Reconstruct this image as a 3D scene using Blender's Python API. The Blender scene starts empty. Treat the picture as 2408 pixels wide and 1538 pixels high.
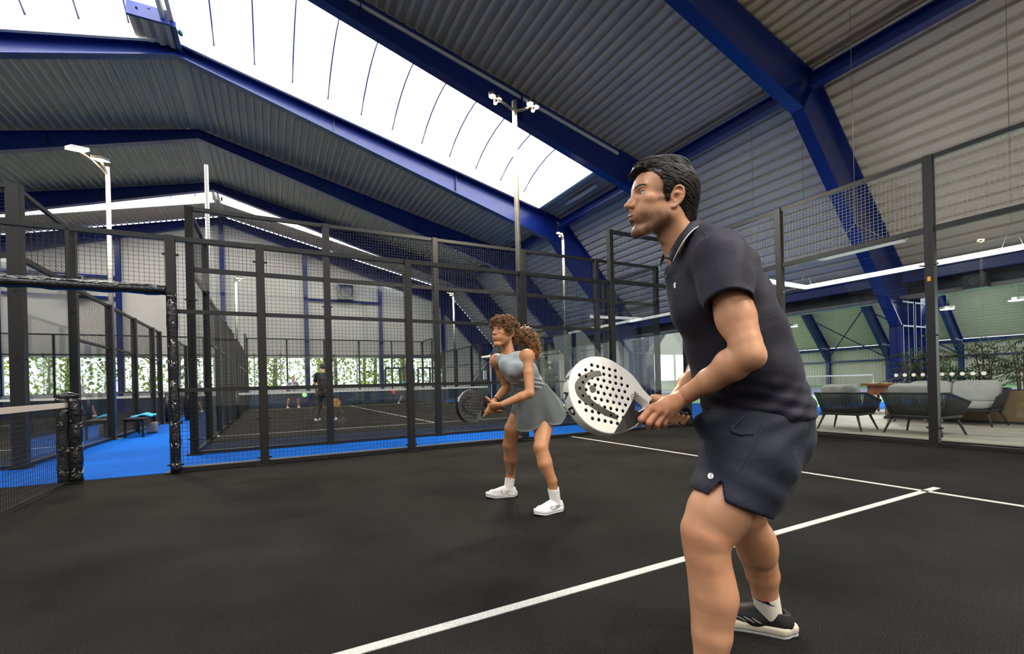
import bpy, math, random
import numpy as np
from mathutils import Vector, Matrix

# ---------------------------------------------------------------- camera, world, exposure
scene = bpy.context.scene
col = scene.collection
W, H = 2408, 1538
CAM = np.array([2.02525, -1.76760, 0.99646])
YAW, PITCH, ROLL, FOC, PPX, PPY = 1.1025253, -0.0002223, -0.0259427, 1058.743, 1169.336, 903.048
_f = np.array([math.cos(YAW)*math.cos(PITCH), math.sin(YAW)*math.cos(PITCH), math.sin(PITCH)])
_r = np.array([math.sin(YAW), -math.cos(YAW), 0.0])
_u = np.cross(_r, _f)
_r2 = math.cos(ROLL)*_r + math.sin(ROLL)*_u
_u2 = -math.sin(ROLL)*_r + math.cos(ROLL)*_u
cam_data = bpy.data.cameras.new('camera')
cam = bpy.data.objects.new('camera', cam_data)
col.objects.link(cam)
cam.matrix_world = Matrix(((_r2[0], _u2[0], -_f[0], CAM[0]), (_r2[1], _u2[1], -_f[1], CAM[1]), (_r2[2], _u2[2], -_f[2], CAM[2]), (0, 0, 0, 1)))
cam_data.sensor_fit = 'HORIZONTAL'
cam_data.sensor_width = 36.0
cam_data.lens = 36.0*FOC/W
cam_data.shift_x = (W/2-PPX)/W
cam_data.shift_y = (PPY-H/2)/W
cam_data.clip_start = 0.05
cam_data.clip_end = 300
scene.camera = cam

world = bpy.data.worlds.new('sky')
scene.world = world
world.use_nodes = True
wn = world.node_tree
for n in list(wn.nodes): wn.nodes.remove(n)
bg = wn.nodes.new('ShaderNodeBackground')
wo = wn.nodes.new('ShaderNodeOutputWorld')
bg.inputs['Color'].default_value = (0.93, 0.97, 1.0, 1)
bg.inputs['Strength'].default_value = 2.6
wn.links.new(bg.outputs[0], wo.inputs[0])

SKYLIGHT_STRENGTH = 4.6
FLOOD_POWER = 130.0
vs = scene.view_settings
vs.view_transform = 'Standard'
vs.look = 'None'
vs.gamma = 1.0
vs.use_curve_mapping = False
vs.exposure = 0.58
try:
    scene.cycles.max_bounces = 6
    scene.cycles.diffuse_bounces = 4
    scene.cycles.glossy_bounces = 3
    scene.cycles.transmission_bounces = 6
    scene.cycles.transparent_max_bounces = 16
    scene.cycles.sample_clamp_indirect = 6.0
    scene.cycles.caustics_reflective = False
    scene.cycles.caustics_refractive = False
    scene.cycles.use_light_tree = False
except Exception:
    pass
rng = random.Random(7)
nrng = np.random.default_rng(11)

def ray_through(px, py):
    d = _f + _r2*(px-PPX)/FOC - _u2*(py-PPY)/FOC
    return d
def on_plane(px, py, n, k):
    """point seen at a photo pixel on the plane n.p = k"""
    n = np.asarray(n, float); d = ray_through(px, py)
    return CAM + d*((k - CAM@n)/(d@n))
def at_x(px, py, x): return on_plane(px, py, (1, 0, 0), x)
def at_y(px, py, y): return on_plane(px, py, (0, 1, 0), y)
def at_z(px, py, z): return on_plane(px, py, (0, 0, 1), z)

# ---------------------------------------------------------------- mesh helpers
class MB:
    """collects vertices and faces, builds one mesh object"""
    def __init__(s): s.v = []; s.f = []; s.m = []; s.smooth = []
    def add(s, vs_, fs_, mat=0, smooth=False):
        o = len(s.v)
        s.v += [tuple(float(c) for c in p) for p in vs_]
        for q in fs_:
            s.f.append(tuple(o+int(i) for i in q)); s.m.append(mat); s.smooth.append(smooth)
        return s
    def box(s, a, b, mat=0):
        x0, y0, z0 = a; x1, y1, z1 = b
        v = [(x0,y0,z0),(x1,y0,z0),(x1,y1,z0),(x0,y1,z0),(x0,y0,z1),(x1,y0,z1),(x1,y1,z1),(x0,y1,z1)]
        return s.add(v, [(0,3,2,1),(4,5,6,7),(0,1,5,4),(1,2,6,5),(2,3,7,6),(3,0,4,7)], mat)
    def cbox(s, c, d, mat=0):
        return s.box([c[i]-d[i]/2 for i in range(3)], [c[i]+d[i]/2 for i in range(3)], mat)
    def bar(s, p, q, w, h, up=(0,0,1), mat=0):
        """rectangular bar from p to q; w across, h along the up direction"""
        p = np.asarray(p, float); q = np.asarray(q, float); t = q-p; t /= np.linalg.norm(t)
        up = np.asarray(up, float)
        if abs(t@up) > .99: up = np.array([1.0, 0, 0])
        a = np.cross(t, up); a /= np.linalg.norm(a); b = np.cross(a, t)
        o = [(-1,-1),(1,-1),(1,1),(-1,1)]
        v = [p+a*i*w/2+b*j*h/2 for i, j in o]+[q+a*i*w/2+b*j*h/2 for i, j in o]
        return s.add(v, [(3,2,1,0),(4,5,6,7),(0,1,5,4),(1,2,6,5),(2,3,7,6),(3,0,4,7)], mat)
    def tube(s, pts, r, n=8, mat=0, caps=True, smooth=True, closed=False):
        pts = [np.asarray(p, float) for p in pts]
        rs = r if hasattr(r, '__len__') else [r]*len(pts)
        rings = []; prev = None
        for i, p in enumerate(pts):
            if closed: t = pts[(i+1) % len(pts)]-pts[i-1]
            else: t = pts[min(i+1, len(pts)-1)]-pts[max(i-1, 0)]
            t = t/(np.linalg.norm(t)+1e-12)
            if prev is None:
                a = np.cross(t, (0, 0, 1.0))
                if np.linalg.norm(a) < 1e-3: a = np.cross(t, (1.0, 0, 0))
            else: a = prev-t*(prev@t)
            a /= np.linalg.norm(a)+1e-12; prev = a; b = np.cross(t, a)
            rings.append([p+rs[i]*(math.cos(k*2*math.pi/n)*a+math.sin(k*2*math.pi/n)*b) for k in range(n)])
        v = [q for rr in rings for q in rr]; f = []
        m = len(rings)
        for i in range(m if closed else m-1):
            for k in range(n):
                k2 = (k+1) % n; i2 = (i+1) % m
                f.append((i*n+k, i*n+k2, i2*n+k2, i2*n+k))
        s.add(v, f, mat, smooth)
        if caps and not closed:
            o = len(s.v)-len(v)
            s.f.append(tuple(o+k for k in range(n))[::-1]); s.m.append(mat); s.smooth.append(False)
            s.f.append(tuple(o+(m-1)*n+k for k in range(n))); s.m.append(mat); s.smooth.append(False)
        return s
    def prism(s, poly, off, mat=0):
        """polygon (3D points) extruded by the vector off"""
        n = len(poly); off = np.asarray(off, float)
        v = [np.asarray(p, float) for p in poly]+[np.asarray(p, float)+off for p in poly]
        f = [tuple(range(n))[::-1], tuple(range(n, 2*n))]+[(i, (i+1) % n, n+(i+1) % n, n+i) for i in range(n)]
        return s.add(v, f, mat)
    def disc(s, c, nrm, r, n=20, thick=0.0, mat=0, r2=None):
        c = np.asarray(c, float); nrm = np.asarray(nrm, float); nrm /= np.linalg.norm(nrm)
        a = np.cross(nrm, (0, 0, 1.0))
        if np.linalg.norm(a) < 1e-3: a = np.array([1.0, 0, 0])
        a /= np.linalg.norm(a); b = np.cross(nrm, a); r2 = r2 or r
        ring = [c+r*math.cos(k*2*math.pi/n)*a+r2*math.sin(k*2*math.pi/n)*b for k in range(n)]
        if thick: return s.prism(ring, nrm*thick, mat)
        return s.add(ring, [tuple(range(n))], mat)
    def ball(s, c, r, nu=12, nv=8, mat=0):
        r = r if hasattr(r, '__len__') else (r, r, r)
        v = [(c[0], c[1], c[2]+r[2])]; f = []
        for j in range(1, nv):
            t = math.pi*j/nv
            for i in range(nu):
                a = 2*math.pi*i/nu
                v.append((c[0]+r[0]*math.sin(t)*math.cos(a), c[1]+r[1]*math.sin(t)*math.sin(a), c[2]+r[2]*math.cos(t)))
        v.append((c[0], c[1], c[2]-r[2]))
        for i in range(nu):
            f.append((0, 1+i, 1+(i+1) % nu))
            f.append((len(v)-1, 1+(nv-2)*nu+(i+1) % nu, 1+(nv-2)*nu+i))
            for j in range(nv-2):
                f.append((1+j*nu+i, 1+(j+1)*nu+i, 1+(j+1)*nu+(i+1) % nu, 1+j*nu+(i+1) % nu))
        return s.add(v, f, mat, True)
    def build(s, name, mats, parent=None, origin=None):
        me = bpy.data.meshes.new(name)
        v = s.v
        if origin is not None: v = [(p[0]-origin[0], p[1]-origin[1], p[2]-origin[2]) for p in v]
        me.from_pydata(v, [], s.f)
        for m in (mats if isinstance(mats, (list, tuple)) else [mats]): me.materials.append(m)
        me.polygons.foreach_set('material_index', s.m)
        me.polygons.foreach_set('use_smooth', s.smooth)
        me.update()
        o = bpy.data.objects.new(name, me)
        col.objects.link(o)
        if origin is not None: o.location = origin
        if parent is not None: o.parent = parent
        return o

def tag(o, label, cat, group=None, kind=None):
    o['label'] = label; o['category'] = cat
    if group: o['group'] = group
    if kind: o['kind'] = kind
    return o
def structure(o, label=None):
    o['kind'] = 'structure'
    if label: o['label'] = label
    return o
def thing(name, label, cat, group=None, loc=(0, 0, 0)):
    o = bpy.data.objects.new(name, None); o.empty_display_size = .1
    o.location = loc; col.objects.link(o)
    return tag(o, label, cat, group)
def linked(name, mesh, parent=None, loc=(0, 0, 0), rot=None, scale=None):
    o = bpy.data.objects.new(name, mesh); col.objects.link(o); o.location = loc
    if rot is not None: o.rotation_euler = rot
    if scale is not None: o.scale = scale
    if parent is not None: o.parent = parent
    return o
def copy_tree(o, parent=None):
    c = o.copy(); col.objects.link(c); c.parent = parent
    for ch in list(o.children): copy_tree(ch, c)
    return c
def mesh_numpy(name, v, f, mats, parent=None, smooth=True, midx=None):
    """object from numpy arrays of vertices and triangles or quads"""
    v = np.asarray(v, np.float32); f = np.asarray(f, np.int32); k = f.shape[1]
    me = bpy.data.meshes.new(name)
    me.vertices.add(len(v)); me.vertices.foreach_set('co', v.ravel())
    me.loops.add(f.size); me.loops.foreach_set('vertex_index', f.ravel())
    me.polygons.add(len(f)); me.polygons.foreach_set('loop_start', np.arange(0, f.size, k, dtype=np.int32))
    me.polygons.foreach_set('loop_total', np.full(len(f), k, np.int32))
    for m in (mats if isinstance(mats, (list, tuple)) else [mats]): me.materials.append(m)
    if midx is not None: me.polygons.foreach_set('material_index', np.asarray(midx, np.int32))
    me.polygons.foreach_set('use_smooth', np.full(len(f), smooth, bool))
    me.update(calc_edges=True); me.validate()
    o = bpy.data.objects.new(name, me); col.objects.link(o)
    if parent is not None: o.parent = parent
    return o

# ---------------------------------------------------------------- materials
MATS = {}
def material(name, color, rough=.5, metal=0.0, noise=None, bump=None, emit=None, spec=None, color2=None, coat=0.0, sheen=0.0):
    """noise=(scale, amount) mixes color towards color2; bump=(scale, strength, distance)"""
    m = bpy.data.materials.new(name); m.use_nodes = True
    nt = m.node_tree; b = nt.nodes['Principled BSDF']
    b.inputs['Base Color'].default_value = (*color, 1)
    b.inputs['Roughness'].default_value = rough
    b.inputs['Metallic'].default_value = metal
    if spec is not None: b.inputs['Specular IOR Level'].default_value = spec
    if coat: b.inputs['Coat Weight'].default_value = coat; b.inputs['Coat Roughness'].default_value = .15
    if sheen: b.inputs['Sheen Weight'].default_value = sheen; b.inputs['Sheen Roughness'].default_value = .4
    tc = nt.nodes.new('ShaderNodeTexCoord')
    if noise:
        t = nt.nodes.new('ShaderNodeTexNoise'); t.inputs['Scale'].default_value = noise[0]; t.inputs['Detail'].default_value = 4
        nt.links.new(tc.outputs['Object'], t.inputs['Vector'])
        rp = nt.nodes.new('ShaderNodeValToRGB')
        c2 = color2 or tuple(c*(1-noise[1]) for c in color)
        rp.color_ramp.elements[0].position = .32; rp.color_ramp.elements[1].position = .68
        rp.color_ramp.elements[0].color = (*c2, 1); rp.color_ramp.elements[1].color = (*color, 1)
        nt.links.new(t.outputs['Fac'], rp.inputs['Fac'])
        nt.links.new(rp.outputs['Color'], b.inputs['Base Color'])
    if bump:
        t2 = nt.nodes.new('ShaderNodeTexNoise'); t2.inputs['Scale'].default_value = bump[0]; t2.inputs['Detail'].default_value = 3
        nt.links.new(tc.outputs['Object'], t2.inputs['Vector'])
        bp = nt.nodes.new('ShaderNodeBump'); bp.inputs['Strength'].default_value = bump[1]; bp.inputs['Distance'].default_value = bump[2]
        nt.links.new(t2.outputs['Fac'], bp.inputs['Height']); nt.links.new(bp.outputs['Normal'], b.inputs['Normal'])
    if emit:
        b.inputs['Emission Color'].default_value = (*emit[:3], 1); b.inputs['Emission Strength'].default_value = emit[3]
    MATS[name] = m
    return m
def srgb(r, g, b):
    f = lambda c: (c/255/12.92 if c <= 10 else ((c/255+.055)/1.055)**2.4)
    return (f(r), f(g), f(b))
def emission(name, color, strength):
    m = bpy.data.materials.new(name); m.use_nodes = True; nt = m.node_tree
    for n in list(nt.nodes): nt.nodes.remove(n)
    e = nt.nodes.new('ShaderNodeEmission'); o = nt.nodes.new('ShaderNodeOutputMaterial')
    e.inputs[0].default_value = (*color, 1); e.inputs[1].default_value = strength
    nt.links.new(e.outputs[0], o.inputs[0]); MATS[name] = m
    return m
def clear_glass(name, tint=(1, 1, 1), gloss=1.0):
    """thin clear sheet: see-through with a reflection that grows towards grazing angles on either side"""
    m = bpy.data.materials.new(name); m.use_nodes = True; nt = m.node_tree
    for n in list(nt.nodes): nt.nodes.remove(n)
    t = nt.nodes.new('ShaderNodeBsdfTransparent'); g = nt.nodes.new('ShaderNodeBsdfGlossy'); lw = nt.nodes.new('ShaderNodeLayerWeight')
    mx = nt.nodes.new('ShaderNodeMixShader'); o = nt.nodes.new('ShaderNodeOutputMaterial'); pw = nt.nodes.new('ShaderNodeMath'); ml = nt.nodes.new('ShaderNodeMath')
    t.inputs[0].default_value = (*tint, 1); g.inputs['Roughness'].default_value = .01; lw.inputs['Blend'].default_value = .5
    pw.operation = 'POWER'; pw.inputs[1].default_value = 4.0
    ml.operation = 'MULTIPLY_ADD'; ml.inputs[1].default_value = .9*gloss; ml.inputs[2].default_value = .045*gloss
    nt.links.new(lw.outputs['Facing'], pw.inputs[0]); nt.links.new(pw.outputs[0], ml.inputs[0]); nt.links.new(ml.outputs[0], mx.inputs[0])
    nt.links.new(t.outputs[0], mx.inputs[1]); nt.links.new(g.outputs[0], mx.inputs[2]); nt.links.new(mx.outputs[0], o.inputs[0])
    MATS[name] = m
    return m
def turf(name, c1, c2, c3, scale=170.0, rough=.85, bump=.006, wear=.35):
    """short pile turf: speckled fibres with broad worn areas"""
    m = bpy.data.materials.new(name); m.use_nodes = True; nt = m.node_tree; b = nt.nodes['Principled BSDF']
    b.inputs['Roughness'].default_value = rough; b.inputs['Specular IOR Level'].default_value = .06
    tc = nt.nodes.new('ShaderNodeTexCoord')
    n1 = nt.nodes.new('ShaderNodeTexNoise'); n1.inputs['Scale'].default_value = scale; n1.inputs['Detail'].default_value = 2; n1.inputs['Roughness'].default_value = .7
    n2 = nt.nodes.new('ShaderNodeTexNoise'); n2.inputs['Scale'].default_value = 1.1; n2.inputs['Detail'].default_value = 6
    for n in (n1, n2): nt.links.new(tc.outputs['Object'], n.inputs['Vector'])
    r1 = nt.nodes.new('ShaderNodeValToRGB'); e = r1.color_ramp.elements
    e[0].position = .36; e[0].color = (*c1, 1); e[1].position = .62; e[1].color = (*c2, 1)
    x = e.new(.74); x.color = (*c3, 1)
    nt.links.new(n1.outputs['Fac'], r1.inputs['Fac'])
    mp = nt.nodes.new('ShaderNodeMapRange'); mp.inputs['From Min'].default_value = .3; mp.inputs['From Max'].default_value = .7
    mp.inputs['To Min'].default_value = 1-wear; mp.inputs['To Max'].default_value = 1+wear
    nt.links.new(n2.outputs['Fac'], mp.inputs['Value'])
    mu = nt.nodes.new('ShaderNodeVectorMath'); mu.operation = 'SCALE'
    nt.links.new(r1.outputs['Color'], mu.inputs[0]); nt.links.new(mp.outputs['Result'], mu.inputs['Scale'])
    nt.links.new(mu.outputs['Vector'], b.inputs['Base Color'])
    bp = nt.nodes.new('ShaderNodeBump'); bp.inputs['Strength'].default_value = .9; bp.inputs['Distance'].default_value = bump
    nt.links.new(n1.outputs['Fac'], bp.inputs['Height']); nt.links.new(bp.outputs['Normal'], b.inputs['Normal'])
    MATS[name] = m
    return m

turf('court_turf', (.0075, .0074, .0070), (.023, .022, .0205), (.062, .058, .052))
turf('blue_turf', (.001, .060, .32), (.001, .115, .56), (.004, .19, .72), rough=.75, wear=.12)
turf('white_line', (.42, .41, .39), (.66, .65, .62), (.80, .79, .76), scale=190, wear=.08)
turf('green_turf', (.20, .42, .20), (.34, .60, .33), (.45, .7, .42), scale=60, wear=.1)
material('fence_black', (.012, .012, .0125), rough=.42, noise=(30, .35), spec=.5)
material('wire_black', (.014, .014, .014), rough=.45)
material('wire_pale', (.30, .30, .28), rough=.4)
material('frame_blue', (.004, .022, .20), rough=.34, noise=(3, .18), coat=.25)
material('roof_sheet', (.62, .54, .43), rough=.42, noise=(1.2, .10))
material('wall_sheet', (.74, .68, .58), rough=.45, noise=(1.0, .08))
material('gable_cream', (.84, .79, .68), rough=.7, noise=(.8, .05))
material('gable_base', (.045, .075, .12), rough=.6, noise=(2, .12))
material('white_paint', (.80, .79, .75), rough=.5, noise=(4, .04))
material('grey_trim', (.24, .23, .23), rough=.6)
material('galvanised', (.46, .45, .43), rough=.38, metal=.75, noise=(14, .25))
material('pole_grey', (.17, .165, .15), rough=.36, metal=.6, noise=(9, .2))
material('padding_black', (.011, .011, .013), rough=.24, spec=.6, bump=(26, .5, .02))
material('tape_clear', (.62, .60, .58), rough=.12, spec=.9)
material('net_black', (.012, .012, .012), rough=.6)
material('net_white', (.62, .56, .50), rough=.8, bump=(60, .4, .004))
material('stud_chrome', (.75, .74, .70), rough=.18, metal=1.0)
material('concrete_pale', (.50, .465, .40), rough=.6)
clear_glass('court_glass', (.90, .925, .92), 1.0)
clear_glass('window_glass', (.97, .98, .97), .7)
emission('skylight_sheet', (1.0, 1.0, 1.0), SKYLIGHT_STRENGTH)
emission('lamp_warm', (1.0, .78, .42), 42.0)
emission('lamp_white', (1.0, .97, .92), 14.0)
for _m in ('lamp_warm', 'lamp_white'): MATS[_m].cycles.emission_sampling = 'NONE'
# ---------------------------------------------------------------- hall: twin portal-frame sheds
RIDGE1 = -0.16
HALF = 17.57                       # ridge to valley
RIDGE2 = RIDGE1+2*HALF
FRAMES = [-20.2, -15.35, -10.5, -5.65, -0.8, 4.05, 8.9, 13.8, 18.6, 23.5, 28.3]
def soffit(dx): return 10.60-.295*abs(dx)
def deck(dx): return 10.95-.240*abs(dx)
KNEE_IN = (12.75, soffit(12.75)); KNEE_OUT = (13.35, deck(13.35))
JUNC = (16.92, 2.26); EAVE = (17.20, 3.62)
# floors
def floor_slab(name, x0, y0, x1, y1, z0, z1, m, label):
    return structure(MB().box((x0, y0, z0), (x1, y1, z1)).build(name, MATS[m]), label)
floor_slab('floor', -18, -26, 10.75, 6.0, -.30, 0, 'court_turf', 'black speckled turf of the padel court')
# blue walkways around and between the courts, set in the same level
def blue(x0, y0, x1, y1): return floor_slab('floor', x0, y0, x1, y1, -.30, 0, 'blue_turf', 'bright blue turf walkway between the courts')
floor_slab('floor', 10.75, -26, 17.3, 4.55, -.30, .004, 'concrete_pale', 'pale floor of the lounge beyond the glass')
blue(-18, 6.0, 17.57, 6.75); blue(10.75, 4.55, 17.57, 6.0)
for x0, x1 in ((-11.05, -1.05), (.95, 11.0)):
    floor_slab('floor', x0, 6.75, x1, 26.75, -.30, 0, 'court_turf', 'black turf of a court behind the walkway')
blue(-18, 6.75, -11.05, 28.3); blue(-1.05, 6.75, .95, 28.3); blue(11.0, 6.75, 17.57, 28.3); blue(-11.05, 26.75, -1.05, 28.3); blue(.95, 26.75, 11.0, 28.3)
# the blue strip showing along our own side fence lies outside the playing area
structure(MB().box((-18, 5.06, .0), (10.75, 6.0, .004)).build('floor', MATS['blue_turf']), 'bright blue turf strip beside the court fence')
floor_slab('floor', 17.57, -26, 53, 28.3, -.30, 0, 'green_turf', 'green sports floor of the second hall')
structure(MB().box((17.6, 4.6, 0), (22, 6.4, .004)).build('floor', MATS['blue_turf']), 'blue strip of flooring in the second hall')
lav = material('court_lilac', (.36, .34, .55), rough=.6)
structure(MB().box((26, -20, 0), (40, 27, .004)).build('floor', lav), 'lilac sports court in the second hall')
floor_slab('ground', -90, 28.6, 130, 120, -.4, -.05, 'green_turf', 'lawn outside the gable windows')
# lounge planks (each plank has its own edge)
plank_m = [material('plank_pale_%s' % w, c, rough=.55, noise=(5, .16)) for w, c in (('sand', (.52, .48, .405)), ('straw', (.47, .435, .37)), ('ash', (.56, .52, .44)))]
lounge = thing('lounge_flooring', 'pale wood plank flooring of the lounge behind the glass wall', 'flooring')
pm = {}
for k, m in enumerate(plank_m):
    pm[k] = MB().box((0, 0, 0), (.176, 1.79, .008)).build('plank', m, lounge); pm[k].location = (10.76+.18*k, 2.75, .004)
cnt = 0
for i in range(37):
    y = -1.4-((i*7) % 5)*.36
    while y < 4.5:
        if not (i < 3 and abs(y-2.75) < 1.7):
            e = min(1.79, 4.55-y)
            if e > .1:
                o = linked('plank', pm[(i*5+cnt*3) % 3].data, lounge, (10.76+.18*i, y, .004)); o.scale = (1, e/1.79, 1); cnt += 1
        y += 1.8
# court lines
ln = 0
def line(a, b, label):
    global ln
    ln += 1
    return structure(MB().box((a[0], a[1], 0), (b[0], b[1], .0035)).build('trim_%d' % ln, MATS['white_line']), label)
line((6.90, -4.98), (6.95, 4.98), 'white service line of the padel court')
line((-.02, -.025), (7.15, .025), 'white centre line of the padel court')
line((-6.95, -4.98), (-6.90, 4.98), 'white service line beyond the net')
line((1.0, 9.77), (10.95, 9.82), 'white service line of the court behind')
line((5.93, 9.6), (5.98, 23.9), 'white centre line of the court behind')
line((1.0, 23.7), (10.95, 23.75), 'far white service line of the court behind')
line((-11, 9.77), (-1.1, 9.82), 'white service line of the side court')
line((-6.08, 9.6), (-6.03, 23.9), 'white centre line of the side court')

# ---- portal frames
def portal_meshes():
    out = []
    def plate(poly, t=.02): return [(p[0], -t/2, p[1]) for p in poly], (0, t, 0)
    for sgn in (1, -1):
        mir = lambda p: (sgn*p[0], p[1])
        S0, T0 = (0, soffit(0)), (0, deck(0))
        b = MB()
        b.prism(*plate([mir(p) for p in (S0, KNEE_IN, KNEE_OUT, T0)]))
        for p, q in ((S0, KNEE_IN), (T0, KNEE_OUT)):
            p, q = mir(p), mir(q); d = .02 if p[1] < 10.8 else -.02
            b.bar((p[0], 0, p[1]+d), (q[0], 0, q[1]+d), .26, .035)
        for t in (.33, .66):
            x = 12.9*t; b.box((min(sgn*x, sgn*x+.02), -.11, soffit(x)+.03), (max(sgn*x, sgn*x+.02), .11, deck(x)-.03))
        out.append(('rafter', b))
        b = MB()
        b.prism(*plate([mir(p) for p in (KNEE_IN, JUNC, (17.45, 2.26), EAVE, KNEE_OUT)]))
        for p, q in ((KNEE_IN, JUNC), (KNEE_OUT, EAVE)):
            p, q = mir(p), mir(q)
            b.bar((p[0], 0, p[1]), (q[0], 0, q[1]), .26, .04)
        out.append(('leg', b))
        b = MB()
        b.bar((sgn*(KNEE_IN[0]+.03), 0, KNEE_IN[1]+.02), (sgn*(KNEE_OUT[0]-.03), 0, KNEE_OUT[1]-.02), .25, .03)
        out.append(('knee_plate', b))
        b = MB()
        x0, x1 = 16.92, 17.50
        b.box((min(sgn*x0, sgn*x1), -.01, 0), (max(sgn*x0, sgn*x1), .01, 2.26))
        for x in (x0, x1): b.box((min(sgn*x, sgn*(x+.03)), -.15, 0), (max(sgn*x, sgn*(x+.03)), .15, 2.9 if x == x1 else 2.26))
        b.box((min(sgn*x0, sgn*x1), -.15, 2.22), (max(sgn*x0, sgn*x1), .15, 2.26)); b.box((min(sgn*x0, sgn*x1), -.15, 2.85), (max(sgn*x0, sgn*x1), .15, 2.89))
        b.box((min(sgn*17.2, sgn*17.22), -.15, 0), (max(sgn*17.2, sgn*17.22), .15, 3.3))
        out.append(('column', b))
    return out
frame_words = {4.05: 'whose slanting leg comes down beside the lounge', 8.9: 'dark in front of the large skylight', 13.8: 'brightly lit along the far edge of the large skylight',
               18.6: 'first one beyond the lit skylight beam', 23.5: 'dark in front of the farthest skylight', 28.3: 'against the cream gable wall', -.8: 'overhead just behind the players',
               -5.65: 'second one behind the players', -10.5: 'third one behind the players', -15.35: 'fourth one behind the players', -20.2: 'against the end wall behind the players'}
proto = None
for hall, rx in ((1, RIDGE1), (2, RIDGE2)):
    for y in FRAMES:
        if hall == 2 and (y < -1): continue
        lab = 'blue steel portal frame '+frame_words[y] if hall == 1 else 'blue steel portal frame of the second hall in line with the frame '+frame_words[y].split(' ', 1)[-1]
        if proto is None:
            proto = thing('portal_frame', lab[:90], 'steel frame', 'blue portal frames', (rx, y, 0))
            for n, b in portal_meshes(): b.build(n, MATS['frame_blue'], proto)
            t = proto
        else:
            t = copy_tree(proto); t.location = (rx, y, 0)
        t['label'] = ' '.join(lab.split()[:16])

# ---- ribbed roof sheets
def ribbed(p0, p1, y0, y1, pitch=.25, depth=.075, narrow=.05, outward=1.0, phase=.0):
    """trapezoid-ribbed sheet between two points of the section (x, z), running along y; ribs hang inwards"""
    p0 = np.array(p0, float); p1 = np.array(p1, float); L = np.linalg.norm(p1-p0); t = (p1-p0)/L
    n = np.array([-t[1], t[0]]);
    if n[1] < 0: n = -n
    s = [0.0]; h = [depth]
    x = phase
    prof = []
    while x < L:
        prof += [(x, depth), (x+pitch-narrow-.05, depth), (x+pitch-narrow-.025, 0), (x+pitch-.025, 0)]
        x += pitch
    prof = [(a, hh) for a, hh in prof if a <= L]+[(L, depth)]
    b = MB(); v = []; f = []
    for a, hh in prof:
        q = p0+t*a+n*hh*outward
        v += [(q[0], y0, q[1]), (q[0], y1, q[1])]
    for i in range(len(prof)-1): f.append((2*i, 2*i+1, 2*i+3, 2*i+2))
    b.add(v, f)
    o = len(b.v)   # outer skin a little higher closes the sheet
    e0 = p0+n*(depth+.10); e1 = p1+n*(depth+.10)
    b.add([(e0[0], y0, e0[1]), (e0[0], y1, e0[1]), (e1[0], y1, e1[1]), (e1[0], y0, e1[1])], [(0, 1, 2, 3)])
    return b
SKY_BAYS = {(8.9, 13.8): (8.95, 13.45), (23.5, 28.3): (23.6, 25.6), (-5.65, -.8): (-5.6, -1.15), (-20.2, -15.35): (-20.1, -15.7)}
SKY_X0, SKY_X1 = .10, 12.0
def zdeck(dx): return deck(dx)+.02
for hall, rx in ((1, RIDGE1), (2, RIDGE2)):
    for k in range(len(FRAMES)-1):
        y0, y1 = FRAMES[k], FRAMES[k+1]
        if hall == 2 and y1 < 0: continue
        bay = (y0, y1)
        for sgn in (-1, 1):
            P_ = lambda dx: (rx+sgn*dx, zdeck(dx))
            if bay in SKY_BAYS:
                a, c = SKY_BAYS[bay]
                structure(ribbed(P_(SKY_X1), P_(13.35), y0, y1).build('ceiling', MATS['roof_sheet']), 'grey ribbed roof sheet below the end of a skylight')
                if y1-c > .1: structure(ribbed(P_(0), P_(SKY_X1), c, y1).build('ceiling', MATS['roof_sheet']), 'grey ribbed roof sheet beside a skylight')
            else:
                structure(ribbed(P_(0), P_(13.35), y0, y1).build('ceiling', MATS['roof_sheet']), 'grey ribbed roof sheet between two blue frames')
            # slanted side sheets: wide flats with narrow dark grooves
            q0 = (rx+sgn*13.37, zdeck(13.35)); q1 = (rx+sgn*17.22, 3.64)
            structure(ribbed(q0, q1, y0, y1, pitch=.27, depth=.075, narrow=.15).build('wall_right' if sgn > 0 else 'wall_left', MATS['wall_sheet']), 'pale ribbed sheet on the slanting side of the hall')
# purlins at the knees and eaves, one per bay
purl = None; eav = None
for hall, rx in ((1, RIDGE1), (2, RIDGE2)):
    for sgn in (-1, 1):
        for k in range(3, len(FRAMES)-1):
            y0, y1 = FRAMES[k]+.13, FRAMES[k+1]-.13
            if hall == 2 and y1 < 0: continue
            side = ('lounge side' if sgn > 0 else 'far left side') if hall == 1 else ('far wall' if sgn > 0 else 'near side')
            where = 'of the second hall' if hall == 2 else 'of the hall'
            b = MB(); x = rx+sgn*13.08; z = KNEE_OUT[1]-.22
            b.box((x-.12, y0, z-.15), (x+.12, y1, z-.12)); b.box((x-.12, y0, z+.12), (x+.12, y1, z+.15)); b.box((x-.012, y0, z-.12), (x+.012, y1, z+.12))
            tag(b.build('knee_beam', MATS['frame_blue']), 'blue beam along the roof knee on the %s %s between frames' % (side, where), 'beam', 'knee beams')
            b = MB(); x = rx+sgn*17.02; z = 3.50
            b.box((x-.10, y0, z-.14), (x+.10, y1, z-.11)); b.box((x-.10, y0, z+.11), (x+.10, y1, z+.14)); b.box((x-.03, y0, z-.11), (x+.03, y1, z+.11))
            tag(b.build('eave_beam', MATS['frame_blue']), 'blue eave beam at the foot of the slanting sheet on the %s %s' % (side, where), 'beam', 'eave beams')
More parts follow.
